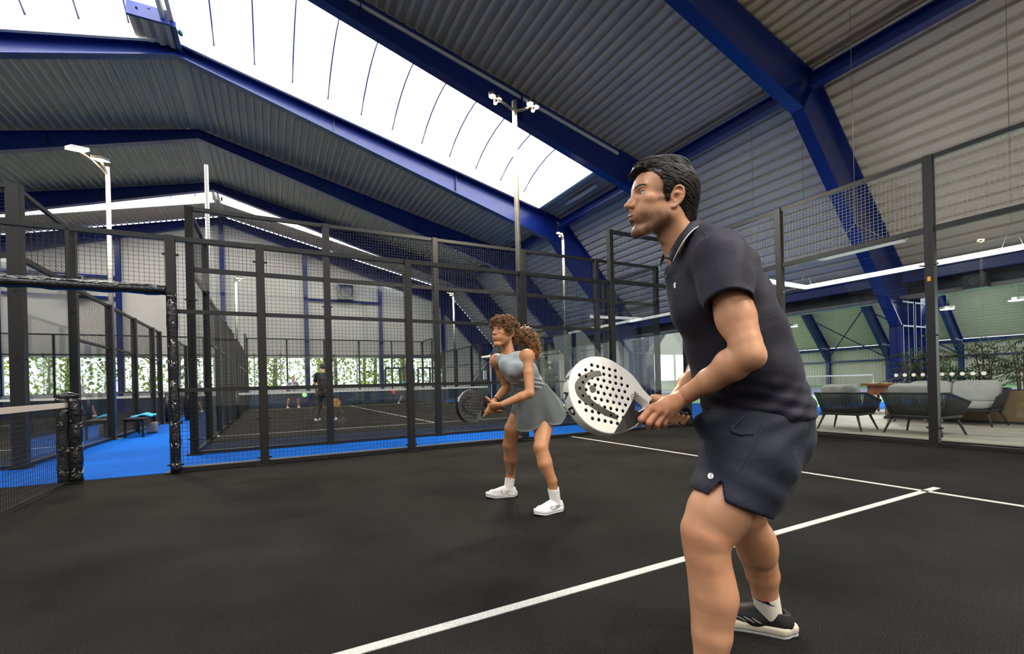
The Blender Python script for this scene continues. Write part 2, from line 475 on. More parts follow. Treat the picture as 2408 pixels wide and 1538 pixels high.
# dark valley gutter between the halls
gut = MB()
gut.box((17.25, -6, 3.02), (17.87, 28.2, 3.10)); gut.box((17.22, -6, 3.02), (17.26, 28.2, 3.75)); gut.box((17.86, -6, 3.02), (17.9, 28.2, 3.75))
tag(gut.build('valley_gutter', MATS['fence_black']), 'dark valley gutter running between the two halls above the lounge', 'gutter')
gp = MB().tube([(17.05, -6, 3.0), (17.05, 13.6, 3.0)], .06, 10)
tag(gp.build('service_pipe', MATS['grey_trim']), 'grey service pipe under the eave beam above the lounge', 'pipe')

# ridge caps close the roof between the two slopes of each bay
for hall, rx in ((1, RIDGE1), (2, RIDGE2)):
    for k in range(len(FRAMES)-1):
        if hall == 2 and FRAMES[k+1] < 0: continue
        if (FRAMES[k], FRAMES[k+1]) in SKY_BAYS and FRAMES[k] != 23.5: continue
        y0 = 25.6 if FRAMES[k] == 23.5 else FRAMES[k]
        q = MB(); q.prism([(rx-.22, y0, deck(.22)+.015), (rx, y0, deck(0)+.02), (rx+.22, y0, deck(.22)+.015), (rx+.22, y0, deck(.22)+.2), (rx, y0, deck(0)+.26), (rx-.22, y0, deck(.22)+.2)], (0, FRAMES[k+1]-y0, 0))
        structure(q.build('ceiling', MATS['roof_sheet']), 'grey ridge cap strip between the roof slopes')
# ---- skylights
for (bay, (ya, yb)) in SKY_BAYS.items():
    place = {8.9: 'large curved skylight above the court', 23.5: 'farthest curved skylight before the gable wall', -5.65: 'curved skylight above and behind the players', -20.2: 'curved skylight at the end behind the players'}[bay[0]]
    for sgn in (1, -1):
        rx = RIDGE1
        side = 'on the slope over the lounge side' if sgn > 0 else 'on the slope over the far left side'
        sk = thing('skylight', place+' '+side, 'skylight', 'roof skylights', (rx, 0, 0))
        t = np.array([1.0, 0, -.24]); t /= np.linalg.norm(t)
        rise = .62
        n = 8
        def arc(dx, lift=0.0):
            return [np.array([sgn*dx, ya+(yb-ya)*j/n, zdeck(dx)+.30+lift+rise*math.sin(math.pi*j/n)**.8]) for j in range(n+1)]
        # curb
        b = MB()
        for y, s in ((yb, 1), (ya, -1)):
            b.bar((sgn*SKY_X0, y+s*.05, zdeck(SKY_X0)+.10), (sgn*SKY_X1, y+s*.05, zdeck(SKY_X1)+.10), .10, .46)
        b.bar((sgn*SKY_X1, ya, zdeck(SKY_X1)+.10), (sgn*SKY_X1, yb, zdeck(SKY_X1)+.10), .10, .46)
        b.bar((sgn*SKY_X0, ya, zdeck(SKY_X0)+.10), (sgn*SKY_X0, yb, zdeck(SKY_X0)+.10), .10, .46)
        b.build('curb', MATS['white_paint'], sk)
        if yb-ya > 3:
            b = MB(); b.bar((sgn*SKY_X0, yb+.20, zdeck(SKY_X0)-.02), (sgn*SKY_X1, yb+.20, zdeck(SKY_X1)-.02), .24, .04)
            b.build('curb_flashing', MATS['grey_trim'], sk)
        xs = [SKY_X0+.02]+[.98+1.03*k for k in range(11)]+[SKY_X1-.02]
        for k in range(len(xs)-1):
            A, B_ = arc(xs[k]), arc(xs[k+1])
            v = A+B_; m = n+1
            MB().add(v, [(j, j+1, m+j+1, m+j) for j in range(n)]).build('pane', MATS['skylight_sheet'], sk)
        for x in xs[1:-1]:
            MB().tube(arc(x, -.03), .026, 6).build('glazing_bar', MATS['frame_blue'], sk)
        for x in (xs[0], xs[-1]):
            A = arc(x); b = MB(); b.add(A+[(sgn*x, yb, zdeck(x)+.28), (sgn*x, ya, zdeck(x)+.28)], [tuple(range(n+3))]); b.build('end_pane', MATS['skylight_sheet'], sk)
# ridge vent strip with ribbed underside between the skylights
rv = thing('ridge_vent', 'blue fronted ribbed vent box on the ridge between the skylights', 'vent')
b = MB(); prof = [(-1.0+.13*i, .05 if (i % 2) else 0) for i in range(8)]
for i in range(7):
    (xa, ha), (xb, hb) = prof[i], prof[i+1]
    b.add([(xa, 12.72, 10.72+ha), (xb-.03, 12.72, 10.72+ha), (xb-.03, 13.62, 10.72+ha), (xa, 13.62, 10.72+ha), (xb, 12.72, 10.72+hb), (xb, 13.62, 10.72+hb)], [(0, 3, 2, 1), (1, 2, 5, 4)])
b.box((-1.0, 12.72, 10.80), (-.06, 13.62, 11.05))
b.build('ribbed_soffit', MATS['roof_sheet'], rv)
b = MB().box((-1.02, 12.62, 10.70), (-.04, 12.70, 11.05)); b.tube([(-.55, 12.62, 10.98), (-.55, 12.60, 10.98)], .03, 8); b.build('fascia', MATS['frame_blue'], rv)
b = MB(); b.box((-.06, 12.6, 10.66), (.04, 13.7, 10.80)); b.build('edge_angle', MATS['frame_blue'], rv)
for x in (-.80, -.25): MB().tube([(x, 12.612, 10.9), (x, 12.59, 10.88)], .025, 8).build('bolt', MATS['fence_black'], rv)
b = MB().ball((.10, 12.9, 10.74), (.06, .10, .07)); b.build('actuator', material('actuator_green', (.05, .16, .10), .4), rv)
b = MB().ball((-.02, 12.60, 11.0), (.035, .03, .05)); b.build('indicator', material('indicator_red', (.75, .12, .06), .4), rv)
b = MB().tube([(-.04, 12.66, 11.0), (-.02, 12.0, 11.4), (.0, 11.2, 11.5)], .025, 6); b.build('conduit', MATS['frame_blue'], rv)

# ---- gable wall at the far end with a window band
GY = 28.45
COLS = [-14.5, -9.6, -4.95, -.25, 4.15, 8.70, 13.05]
SILL, HEADZ = 1.02, 3.16
g = MB()
g.box((-17.6, GY, .0), (17.6, GY+.18, .78)); structure(g.build('wall_back', MATS['gable_base']), 'dark blue lower band of the gable wall')
g = MB(); g.prism([(RIDGE1-17.4, GY, HEADZ), (RIDGE1+17.4, GY, HEADZ), (RIDGE1+17.2, GY, 3.62), (RIDGE1+13.35, GY, deck(13.35)), (RIDGE1, GY, deck(0)+.1), (RIDGE1-13.35, GY, deck(13.35)), (RIDGE1-17.2, GY, 3.62)], (0, .18, 0))
structure(g.build('wall_back', MATS['gable_cream']), 'cream upper gable wall above the windows')
g = MB(); g.box((-17.6, GY-.05, .78), (17.6, GY+.2, SILL-.03)); structure(g.build('trim_%d' % (ln+1), MATS['gable_cream']), 'cream window sill band along the gable wall')
g = MB(); g.box((13.25, GY, SILL-.03), (17.6, GY+.18, HEADZ)); structure(g.build('wall_back', MATS['gable_cream']), 'cream gable wall right of the windows')
# joints between the cream wall sheets
g = MB()
for z in (4.6, 6.0, 7.4, 8.8): g.box((-14, GY-.006, z), (14, GY, z+.012))
structure(g.build('trim_%d' % (ln+2), MATS['gable_cream']), 'thin sheet joints on the cream gable wall'); ln += 2
bounds = [-17.5]+COLS
for i in range(len(bounds)-1):
    x0, x1 = bounds[i]+.12, bounds[i+1]-.12
    wdw = MB()
    wdw.box((x0, GY, SILL-.03), (x1, GY+.08, SILL+.05)); wdw.box((x0, GY, HEADZ-.26), (x1, GY+.08, HEADZ))
    k = 3
    for j in range(k+1):
        x = x0+(x1-x0)*j/k; wdw.box((x-.035, GY, SILL), (x+.035, GY+.08, HEADZ))
    root = structure(wdw.build('window_%d' % (i+1), MATS['gable_cream'] if i < 6 else MATS['gable_base']), 'window in the gable wall looking out on trees')
    for j in range(k):
        xa = x0+(x1-x0)*j/k+.035; xb = x0+(x1-x0)*(j+1)/k-.035
        MB().box((xa, GY+.03, SILL+.05), (xb, GY+.04, HEADZ-.26)).build('pane', MATS['window_glass'], root)
colm = None
for i, x in enumerate(COLS):
    top = deck(x-RIDGE1)-.3
    c = MB(); c.box((x-.11, GY-.22, 0), (x+.11, GY-.20, top)); c.box((x-.11, GY-.03, 0), (x+.11, GY-.01, top)); c.box((x-.01, GY-.20, 0), (x+.01, GY-.03, top))
    word = ['sixth', 'fifth', 'fourth', 'third', 'second', 'first', ''][i]
    nm = ('seventh', 'sixth', 'fifth', 'fourth', 'third', 'second', 'first')[i]
    tag(c.build('wind_post', MATS['frame_blue']), 'blue steel post on the gable wall, %s from the stair end' % nm, 'post', 'gable wind posts')
# blue rails with fan heaters on the gable
for (x0, x1, zs) in ((-9.4, -5.1, (5.95, 7.05)), (4.3, 8.55, (6.45,))):
    for z in zs:
        q = MB().box((x0, GY-.14, z), (x1, GY-.04, z+.14)).build('wall_rail', MATS['frame_blue'])
        tag(q, 'blue horizontal wall rail %s the fan heater on the gable' % ('above' if z > 7 else 'below' if z < 6.2 else 'carrying') + (' behind the walkway' if x0 < 0 else ' behind the players'), 'rail', 'gable rails')
for cx, z0, lab in ((-6.75, 6.05, 'grey fan heater between blue rails on the gable wall'), (6.5, 6.62, 'grey fan heater standing on the blue gable rail')):
    h = thing('fan_heater', lab, 'heater', 'fan heaters on the gable', (cx, GY-.35, z0))
    b = MB(); b.box((-.5, -.2, 0), (.5, .28, .06)); b.box((-.5, -.2, .9), (.5, .28, .96)); b.box((-.5, -.2, .06), (-.44, .28, .9)); b.box((.44, -.2, .06), (.5, .28, .9)); b.box((-.44, .1, .06), (.44, .28, .9)); b.build('casing', MATS['galvanised'], h)
    b = MB(); b.tube([(.40*math.cos(a*math.pi/10), -.17, .48+.38*math.sin(a*math.pi/10)) for a in range(20)], .02, 6, closed=True)
    for a in range(10): b.bar((0, -.17, .48), (.4*math.cos(a*math.pi/5), -.17, .48+.38*math.sin(a*math.pi/5)), .012, .012)
    b.build('fan_grille', MATS['fence_black'], h)
# glazed double doors in the gable's right bays
dn = 0
for x0, x1 in ((8.95, 10.9), (11.2, 12.9)):
    dn += 1
    d = MB(); d.box((x0, GY-.04, 2.18), (x1, GY+.02, 2.30))
    for j in range(3):
        x = x0+(x1-x0)*j/2; d.box((x-.06, GY-.04, 0), (x+.06, GY+.02, 2.2))
    d.box((x0, GY-.04, .70), (x1, GY+.02, .82))
    root = structure(d.build('door_%d' % dn, MATS['gable_base']), 'dark blue framed glazed double door in the gable wall')
    for j in range(2):
        xa = x0+(x1-x0)*j/2+.06; xb = x0+(x1-x0)*(j+1)/2-.06
        MB().box((xa, GY-.02, .82), (xb, GY-.01, 2.18)).build('pane', MATS['window_glass'], root)
# side wall on the right beyond the lounge opening, vertical ribs
def vertical_ribbed(x, y0, y1, z0, z1, pitch=.2, d=.035):
    b = MB(); v = []; y = y0; k = 0
    while y < y1-1e-6:
        for dy, h in ((0, 0), (pitch*.62, 0), (pitch*.72, d), (pitch*.9, d)):
            if y+dy <= y1: v += [(x-h, y+dy, z0), (x-h, y+dy, z1)]
        y += pitch
    v += [(x, y1, z0), (x, y1, z1)]
    b.add(v, [(2*i, 2*i+2, 2*i+3, 2*i+1) for i in range(len(v)//2-1)])
    b.box((x+.04, y0, z0), (x+.08, y1, z1))
    return b
structure(vertical_ribbed(17.50, 13.95, 28.3, 0, 3.1).build('wall_right', MATS['wall_sheet']), 'pale ribbed wall under the slanting side beyond the lounge opening')
structure(vertical_ribbed(52.30, -1, 28.3, 0, 3.6, .25).build('wall_right', MATS['wall_sheet']), 'pale ribbed far wall of the second hall')
structure(MB().box((-17.75, -26, 0), (-17.5, 28.3, 3.7)).build('wall_left', MATS['wall_sheet']), 'pale wall on the far left side of the hall')
structure(MB().box((-17.7, -20.6, 0), (17.6, -20.4, 11.2)).build('wall_front', MATS['gable_cream']), 'cream end wall behind the players')
structure(MB().box((17.6, -20.6, 0), (52.4, -20.4, 11.2)).build('wall_front', MATS['gable_cream']), 'cream end wall of the second hall behind the lounge')
structure(MB().box((17.6, 28.35, 3.3), (52.4, 28.55, 11.2)).build('wall_back', MATS['gable_cream']), 'cream upper gable wall of the second hall')
structure(MB().box((17.6, 28.35, 0), (52.4, 28.55, .9)).build('wall_back', MATS['gable_cream']), 'cream lower gable wall of the second hall')
g2 = MB()
for x in range(18, 53, 3): g2.box((x-.08, 28.36, .9), (x+.08, 28.5, 3.3))
w2 = structure(g2.build('window_8', MATS['gable_cream']), 'window band in the gable of the second hall')
for x in range(18, 51, 3): MB().box((x+.08, 28.42, .9), (x+2.92, 28.43, 3.3)).build('pane', MATS['window_glass'], w2)
# cross bracing and a girt between frames on the far slanting side of the second hall
xf0, xf1 = RIDGE2+13.0, RIDGE2+16.85
for a, c, lab in ((18.6, 23.5, 'between two farthest frames'), (13.8, 18.6, 'behind the dark post')):
    br = thing('cross_bracing', 'thin cross bracing on the far side of the second hall '+lab, 'bracing', 'cross bracing')
    for y0, y1 in ((a, c), (c, a)):
        MB().tube([(xf0, y0, 6.7), (xf1, y1, 2.45)], .05, 6).build('brace_rod', MATS['frame_blue'], br)
for k in range(4, len(FRAMES)-1):
    q = MB().box((xf1+.05, FRAMES[k]+.14, 2.2), (xf1+.2, FRAMES[k+1]-.14, 2.36)).build('wall_girt', MATS['frame_blue'])
    tag(q, 'blue girt low on the far wall of the second hall, %s bay from the gable' % ('sixth', 'fifth', 'fourth', 'third', 'second', 'first')[k-4], 'beam', 'girts of the second hall')
# ---------------------------------------------------------------- court cages
def wire_grid(p, u, v, lu, lv, pitch=.05, r=.0016, skip_edge=True):
    """welded mesh: square wires along u and v as one numpy mesh (vertices, quads)"""
    p = np.asarray(p, float); u = np.asarray(u, float); v = np.asarray(v, float); n = np.cross(u, v)
    V = []; Fc = []
    def wires(a, b, la, lb, off):
        k = np.arange(pitch/2, lb, pitch)
        st = p[None]+k[:, None]*b[None]+off*n[None]; en = st+la*a[None]
        o4 = np.array([-b*r-n*r, b*r-n*r, b*r+n*r, -b*r+n*r])
        q = np.concatenate([st[:, None]+o4[None], en[:, None]+o4[None]], 1).reshape(-1, 3)
        base = sum(len(x) for x in V)
        fi = np.array([(0, 1, 5, 4), (1, 2, 6, 5), (2, 3, 7, 6), (3, 0, 4, 7)])
        Fc.append((base+np.arange(len(k))[:, None, None]*8+fi[None]).reshape(-1, 4)); V.append(q)
    wires(u, v, lu, lv, r); wires(v, u, lv, lu, -r)
    return np.concatenate(V), np.concatenate(Fc)
WIRE_CACHE = {}
def mesh_panel(parent, p, u, lu, lv, m='wire_black', pitch=.05, r=.0016):
    """wire panel of size lu x lv standing on p along the horizontal direction u; alike panels share mesh data"""
    key = (round(lu, 3), round(lv, 3), m, pitch)
    if key not in WIRE_CACHE:
        V, Fc = wire_grid((0, 0, 0), (1, 0, 0), (0, 0, 1), lu, lv, pitch, r)
        o = mesh_numpy('mesh_panel', V, Fc, MATS[m], None, smooth=False); WIRE_CACHE[key] = o.data
        bpy.data.objects.remove(o)
    return linked('mesh_panel', WIRE_CACHE[key], parent, p, (0, 0, math.atan2(u[1], u[0])))
BOX_CACHE = {}
def box_part(name, parent, c, d, m, rz=0.0, bevel=.006):
    key = (name, tuple(round(x, 3) for x in d), m)
    if key not in BOX_CACHE:
        x, y, z = d[0]/2, d[1]/2, d[2]/2; e = min(bevel, min(x, y)*.5)
        ring = [(x-e, -y), (x, -y+e), (x, y-e), (x-e, y), (-x+e, y), (-x, y-e), (-x, -y+e), (-x+e, -y)]
        b = MB(); b.prism([(a, c_, -z) for a, c_ in ring], (0, 0, 2*z)); o = b.build(name, MATS[m]); BOX_CACHE[key] = o.data; bpy.data.objects.remove(o)
    return linked(name, BOX_CACHE[key], parent, c, (0, 0, rz))
def rail_part(parent, p, q, w, h, m='fence_black', name='rail'):
    p = np.asarray(p, float); q = np.asarray(q, float); L = np.linalg.norm(q-p); a = math.atan2(q[1]-p[1], q[0]-p[0])
    return box_part(name, parent, tuple((p+q)/2), (L, w, h), m, a, .004)
def glass_part(parent, p, u, lu, lv):
    key = ('glass', round(lu, 3), round(lv, 3))
    if key not in BOX_CACHE:
        b = MB(); b.add([(0, 0, 0), (lu, 0, 0), (lu, 0, lv), (0, 0, lv)], [(0, 1, 2, 3)])
        b.add([(0, .01, 0), (lu, .01, 0), (lu, .01, lv), (0, .01, lv)], [(3, 2, 1, 0)]); 
        o = b.build('glass_panel', MATS['court_glass']); BOX_CACHE[key] = o.data; bpy.data.objects.remove(o)
    return linked('glass_panel', BOX_CACHE[key], parent, p, (0, 0, math.atan2(u[1], u[0])))
def clamps(parent, p, u, zs, m='fence_black'):
    """small cross clamps either side of a post"""
    u = np.asarray(u, float)
    for z in zs:
        c = np.array([p[0], p[1], z])
        rail_part(parent, c-u*.085, c+u*.085, .03, .022, m, 'clamp')
Z3, Z4 = 2.93, 3.92
def cage_wall(name, label, start, u, bays, post=.10, group='court fences', wire='wire_black', dots=False, out=None):
    """bays: list of (length, kind); kinds glass3, glass2, mesh3, gap"""
    u = np.asarray((u[0], u[1], 0), float); p = np.asarray([start[0], start[1], 0.0]); t = thing(name, label, 'fence', group)
    a = math.atan2(u[1], u[0]); prev = None
    nb = len(bays)
    for i in range(nb+1):
        kl = bays[i-1][1] if i > 0 else None; kr = bays[i][1] if i < nb else None
        hs = [Z4 if k in ('glass3', 'glass3b') else Z3 for k in (kl, kr) if k and k != 'gap']
        if hs:
            h = max(hs); box_part('post', t, (p[0], p[1], h/2), (post, post, h), 'fence_black', a)
            clamps(t, p, u, (.25, 1.5, 2.45) if 'glass' in str(kl)+str(kr) else (.10, .62, 2.7))
            box_part('base_plate', t, (p[0], p[1], .01), (.2, .2, .02), 'fence_black', a)
        if i == nb: break
        L, k = bays[i]; q = p+u*L; A = p+u*post/2; lu = L-post; B_ = A+u*lu
        if k in ('glass3', 'glass3b'):
            glass_part(t, tuple(A+np.array([0, 0, .06])), u, lu, Z3-.09)
            rail_part(t, A+np.array([0, 0, .03]), B_+np.array([0, 0, .03]), .06, .05, 'fence_black', 'base_rail')
            rail_part(t, A+np.array([0, 0, Z3]), B_+np.array([0, 0, Z3]), .06, .07); rail_part(t, A+np.array([0, 0, Z4-.03]), B_+np.array([0, 0, Z4-.03]), .05, .06)
            mesh_panel(t, tuple(A+np.array([0, 0, Z3+.04])), u, lu, Z4-Z3-.1, wire)
        elif k == 'glass2':
            glass_part(t, tuple(A+np.array([0, 0, .06])), u, lu, 1.88)
            rail_part(t, A+np.array([0, 0, .03]), B_+np.array([0, 0, .03]), .06, .05, 'fence_black', 'base_rail')
            rail_part(t, A+np.array([0, 0, 1.98]), B_+np.array([0, 0, 1.98]), .05, .05); rail_part(t, A+np.array([0, 0, Z3-.03]), B_+np.array([0, 0, Z3-.03]), .05, .06)
            mesh_panel(t, tuple(A+np.array([0, 0, 2.01])), u, lu, Z3-2.07, wire)
        elif k == 'mesh3':
            for z in (1.02, 2.0): rail_part(t, A+np.array([0, 0, z]), B_+np.array([0, 0, z]), .04, .05)
            rail_part(t, A+np.array([0, 0, Z3-.03]), B_+np.array([0, 0, Z3-.03]), .05, .06)
            rail_part(t, A+np.array([0, 0, .035]), B_+np.array([0, 0, .035]), .05, .05, 'fence_black', 'base_rail')
            rail_part(t, A+np.array([0, 0, .066])+np.cross(u, (0, 0, 1))*-.02, B_+np.array([0, 0, .066])+np.cross(u, (0, 0, 1))*-.02, .012, .012, 'galvanised', 'base_wire')
            for z0, z1 in ((.08, .99), (1.05, 1.97), (2.03, Z3-.06)): mesh_panel(t, tuple(A+np.array([0, 0, z0])), u, lu, z1-z0, wire)
        p = q
    return t
# our court: long side fence beyond the woman, glass end wall by the lounge
side = cage_wall('mesh_fence', 'black welded mesh fence along the far side of the court behind the woman', (.97, 5.0), (1, 0), [(.98, 'mesh3'), (2.0, 'mesh3'), (2.02, 'mesh3'), (2.0, 'glass2'), (2.03, 'glass3')])
cage_wall('mesh_fence', 'black welded mesh fence on the other half of the court beyond the net', (-.97, 5.0), (-1, 0), [(.98, 'mesh3'), (2.0, 'mesh3'), (2.0, 'mesh3'), (2.0, 'glass2'), (2.0, 'glass3')])
endw = cage_wall('glass_end_wall', 'glass end wall with mesh top between the court and the lounge', (10.03, 5.0), (0, -1), [(2.0, 'glass3')]*5, wire='wire_pale')
for i in range(-1, 9):
    y = 1.304-.0985*i
    if abs(y-1.0) < .05: continue
    o = MB().disc((10.022, y, .972), (-1, 0, 0), .024, 18, .002).build('marking_dot', MATS['white_paint'], endw)
o = MB().bar((9.978, 1.02, 2.26), (9.978, .985, 2.26), .002, .06, (0, 0, 1)).build('sticker', material('sticker_orange', (.8, .35, .03), .5), endw); o['label'] = 'small orange sticker'
for z in (1.5, 2.45, .35):
    for s in (-1, 1):
        MB().tube([(9.985, 1.0+s*.085, z), (9.965, 1.0+s*.085, z)], .016, 10).build('glass_bolt', MATS['stud_chrome'], endw)
        MB().tube([(9.985, 3.0+s*.085, z), (9.965, 3.0+s*.085, z)], .016, 10).build('glass_bolt', MATS['stud_chrome'], endw)
# doorway frame at the net: mesh lintel and padded bars
lt = thing('door_lintel', 'mesh lintel with padded black bar over the court doorway', 'door frame')
rail_part(lt, (-.92, 5, Z3-.03), (.92, 5, Z3-.03), .05, .06); 
mesh_panel(lt, (-.92, 5, 2.33), (1, 0), .92, Z3-.06-2.33); mesh_panel(lt, (.03, 5, 2.33), (1, 0), .89, Z3-.06-2.33)
box_part('post', lt, (.015, 5, (Z3+2.3)/2), (.05, .05, Z3-2.36), 'fence_black')
def padded(name, parent, p, q, r, seed, m='padding_black'):
    """foam sleeve with taped, pinched waists"""
    rr = random.Random(seed); p = np.asarray(p, float); q = np.asarray(q, float); n = 40; pts = []; rs = []
    for i in range(n+1):
        t = i/n; pts.append(p+(q-p)*t); rs.append(r*(1+.10*math.sin(t*math.pi*9+seed)+.05*rr.uniform(-1, 1)))
    return MB().tube(pts, rs, 14).build(name, MATS[m], parent)
padded('padding', lt, (-.97, 4.985, 2.25), (.92, 4.985, 2.25), .062, 1)
rr = random.Random(5)
for i in range(9):
    x = -.62+i*.175
    b = MB()
    for j in range(7):
        a = rr.uniform(.2, 1.5); x2 = x+rr.uniform(-.06, .06)
        pp = [(x2+rr.uniform(-.03, .03)*k, 4.985-.066*math.cos(a+k*.12), 2.25+.066*math.sin(a+k*.12)) for k in range(4)]
        b.tube(pp, [.001, .0045, .004, .001], 5)
    b.build('tape', MATS['tape_clear'], lt)
jb = thing('door_padding', 'black padded door jamb with taped studs at the fence end', 'padding')
MB().box((.945, 4.93, 0), (1.025, 4.955, 2.2)).build('backing', MATS['padding_black'], jb)
padded('padding', jb, (.985, 4.915, .02), (.985, 4.915, 2.2), .055, 3)
for i in range(9):
    z = .12+.245*i
    MB().ball((1.0, 4.862, z), (.013, .010, .013)).build('stud', MATS['stud_chrome'], jb)
    b = MB()
    for k in range(5):
        a = rr.uniform(-.9, .9); b.tube([(.985+.055*math.sin(a), 4.915-.058*math.cos(a), z+rr.uniform(-.05, .05)), (.985+.055*math.sin(a+.3), 4.915-.058*math.cos(a+.3), z+rr.uniform(-.05, .05))], [.004, .001], 5)
    b.build('tape', MATS['tape_clear'], jb)
# net with padded post
net = thing('court_net', 'black padel net with white top band at the edge of the court', 'net')
V, Fc = wire_grid((0, 4.88, .03), (0, -1, 0), (0, 0, 1), 9.76, .83, .045, .0016)
mesh_numpy('net_mesh', V, Fc, MATS['net_black'], net, smooth=False)
n = 60; b = MB(); pts = [(0, 4.9-9.8*i/n, .885-.02*math.sin(math.pi*i/n)) for i in range(n+1)]
for i in range(n): b.bar(pts[i], pts[i+1], .018, .055)
b.build('top_band', MATS['net_white'], net)
MB().tube([(0, 4.9-9.8*i/n, .03) for i in range(n+1)], .008, 6).build('bottom_rope', MATS['net_black'], net)
for yy, s in ((4.93, 1), (-4.93, -1)):
    po = thing('net_post', 'shiny black taped padding around the net post by the doorway' if s > 0 else 'padded net post at the near side fence behind the camera', 'post', 'net posts')
    b = MB()
    for dx in (-.045, .055): 
        pts = [(dx, yy, .02+.94*i/24) for i in range(25)]
        b.tube(pts, [.062*(1+.07*math.sin(i*.9+dx*40)) for i in range(25)], 14)
    b.build('padding', MATS['padding_black'], po)
    b = MB(); b.tube([(-.09, yy-.02, .965), (0, yy, .985), (.1, yy+.01, .975)], [.035, .05, .03], 10); b.build('cap_cover', MATS['padding_black'], po)
    b = MB()
    for zc in (.13, .40, .66, .84):
        for k in range(16):
            a = rr.uniform(-.6, 2.0); z0 = zc+rr.uniform(-.03, .03); dx = rr.choice((-.045, .055)); e = rr.uniform(.1, .45)
            b.tube([(dx+.064*math.cos(-math.pi/2+a+e*k2), yy+.064*math.sin(-math.pi/2+a+e*k2), z0+rr.uniform(-.02, .035)) for k2 in range(3)], [.001, .004, .001], 5)
    b.build('tape', MATS['tape_clear'], po)
# the court behind the walkway
cage_wall('glass_end_wall', 'tall glass end wall of the court behind, facing the blue walkway', (.95, 6.75), (1, 0), [(2.03, 'glass3'), (2.03, 'glass3'), (2.02, 'glass3'), (2.02, 'glass3'), (1.95, 'glass3')], .11, 'cages of the court behind')
long_bays = [(2.0, 'glass3'), (2.0, 'glass2'), (2.0, 'mesh3'), (2.0, 'mesh3'), (1.0, 'mesh3'), (2.0, 'gap'), (1.0, 'mesh3'), (2.0, 'mesh3'), (2.0, 'mesh3'), (2.0, 'glass2'), (2.0, 'glass3')]
cage_wall('mesh_side_wall', 'long mesh side of the court behind, next to the bench walkway', (.95, 6.75), (0, 1), long_bays, .11, 'cages of the court behind')
cage_wall('mesh_side_wall', 'long mesh side of the court behind, on the staircase side', (11.0, 6.75), (0, 1), long_bays, .11, 'cages of the court behind')
cage_wall('glass_end_wall', 'far glass end wall of the court behind, before the gable windows', (.95, 26.75), (1, 0), [(2.01, 'glass3')]*5, .09, 'cages of the court behind')
# the court beyond the bench
cage_wall('glass_end_wall', 'glass end wall of the side court left of the bench walkway', (-1.05, 6.75), (-1, 0), [(2.0, 'glass3')]*5, .15, 'cages of the side court')
cage_wall('mesh_side_wall', 'glass and mesh side of the side court along the bench walkway', (-1.05, 6.75), (0, 1), long_bays, .12, 'cages of the side court')
cage_wall('glass_end_wall', 'far glass end wall of the side court before the gable windows', (-1.05, 26.75), (-1, 0), [(2.0, 'glass3')]*5, .09, 'cages of the side court')
for cx, lab in ((5.97, 'net across the court behind the walkway'), (-6.05, 'net across the side court beyond the bench')):
    nt_ = thing('court_net', 'white banded '+lab, 'net')
    V, Fc = wire_grid((cx-5, 16.75, .03), (1, 0, 0), (0, 0, 1), 10, .83, .06, .0025)
    mesh_numpy('net_mesh', V, Fc, MATS['net_black'], nt_, smooth=False)
    MB().box((cx-5, 16.74, .84), (cx+5, 16.76, .91)).build('top_band', MATS['white_paint'], nt_)
    for s in (-1, 1): MB().tube([(cx+s*5.0, 16.75, 0), (cx+s*5.0, 16.75, 1.0)], .07, 10).build('net_post', MATS['padding_black'], nt_)

# ---- floodlight poles
def flood(x, y, h, label, heads, m='pole_grey', style='pods', real=True):
    t = thing('floodlight_pole', label, 'floodlight', 'court floodlight poles', (x, y, 0))
    b = MB(); b.tube([(0, 0, 0), (0, 0, h*.55), (0, 0, h)], [.052, .048, .04], 12); b.box((-.11, -.11, 0), (.11, .11, .02)); b.build('pole', MATS[m], t)
    arm = MB()
    for hx, hy, hz in heads: arm.tube([(0, 0, h-.18), (hx*.55, hy*.55, h+hz-.08), (hx, hy, h+hz)], .022, 8)
    arm.build('arm', MATS[m], t)
    for hx, hy, hz in heads:
        hd = MB(); c = np.array([hx, hy, h+hz])
        if style == 'pods':
            for dx, dy, dz, r in ((-.07, -.02, .03, .06), (.07, .02, .03, .06), (0, 0, -.06, .035)):
                hd.disc(c+np.array([dx, dy, dz-.03]), (0, 0, 1), r, 14, .05)
            hd.build('lamp_housing', MATS['fence_black'], t)
            lp = MB()
            for dx, dy, dz, r in ((-.07, -.02, .03, .058), (.07, .02, .03, .058), (0, 0, -.06, .033)):
                lp.ball(c+np.array([dx, dy, dz-.035]), (r, r, .02), 12, 6)
            lp.build('lamp_lens', MATS['lamp_warm'], t)
        else:
            tx = math.atan2(hy, hx); ca, sa = math.cos(tx), math.sin(tx)
            ring = [(-.16, -.10), (.16, -.10), (.16, .10), (-.16, .10)]
            P4 = [c+np.array([ca*a-sa*b_, sa*a+ca*b_, -.25*a]) for a, b_ in ring]
            hd.prism(P4, (0, 0, .06)); hd.build('lamp_housing', MATS['galvanised'], t)
            lp = MB(); lp.prism([p+np.array([0, 0, -.006]) for p in P4], (0, 0, .005)); lp.build('lamp_lens', MATS['lamp_warm'], t)
        if real:
            ld = bpy.data.lights.new('flood_beam', 'AREA'); ld.shape = 'DISK'; ld.size = .2; ld.energy = FLOOD_POWER*(3.0 if y > 15 else 1.0); ld.color = (1.0, .86, .66); ld.spread = math.radians(150)
            lo = bpy.data.objects.new('flood_beam', ld); col.objects.link(lo); lo.parent = t; lo.location = tuple(c+np.array([0, 0, -.13]))
    return t
twin = [(-.32, .10, .03), (.32, -.10, -.05)]
flood(5.97, 5.09, 5.95, 'tall grey floodlight pole rising behind the woman with two lit lamp heads', twin)
flood(-6.0, 5.09, 5.95, 'floodlight pole on the fence beyond the net', twin)
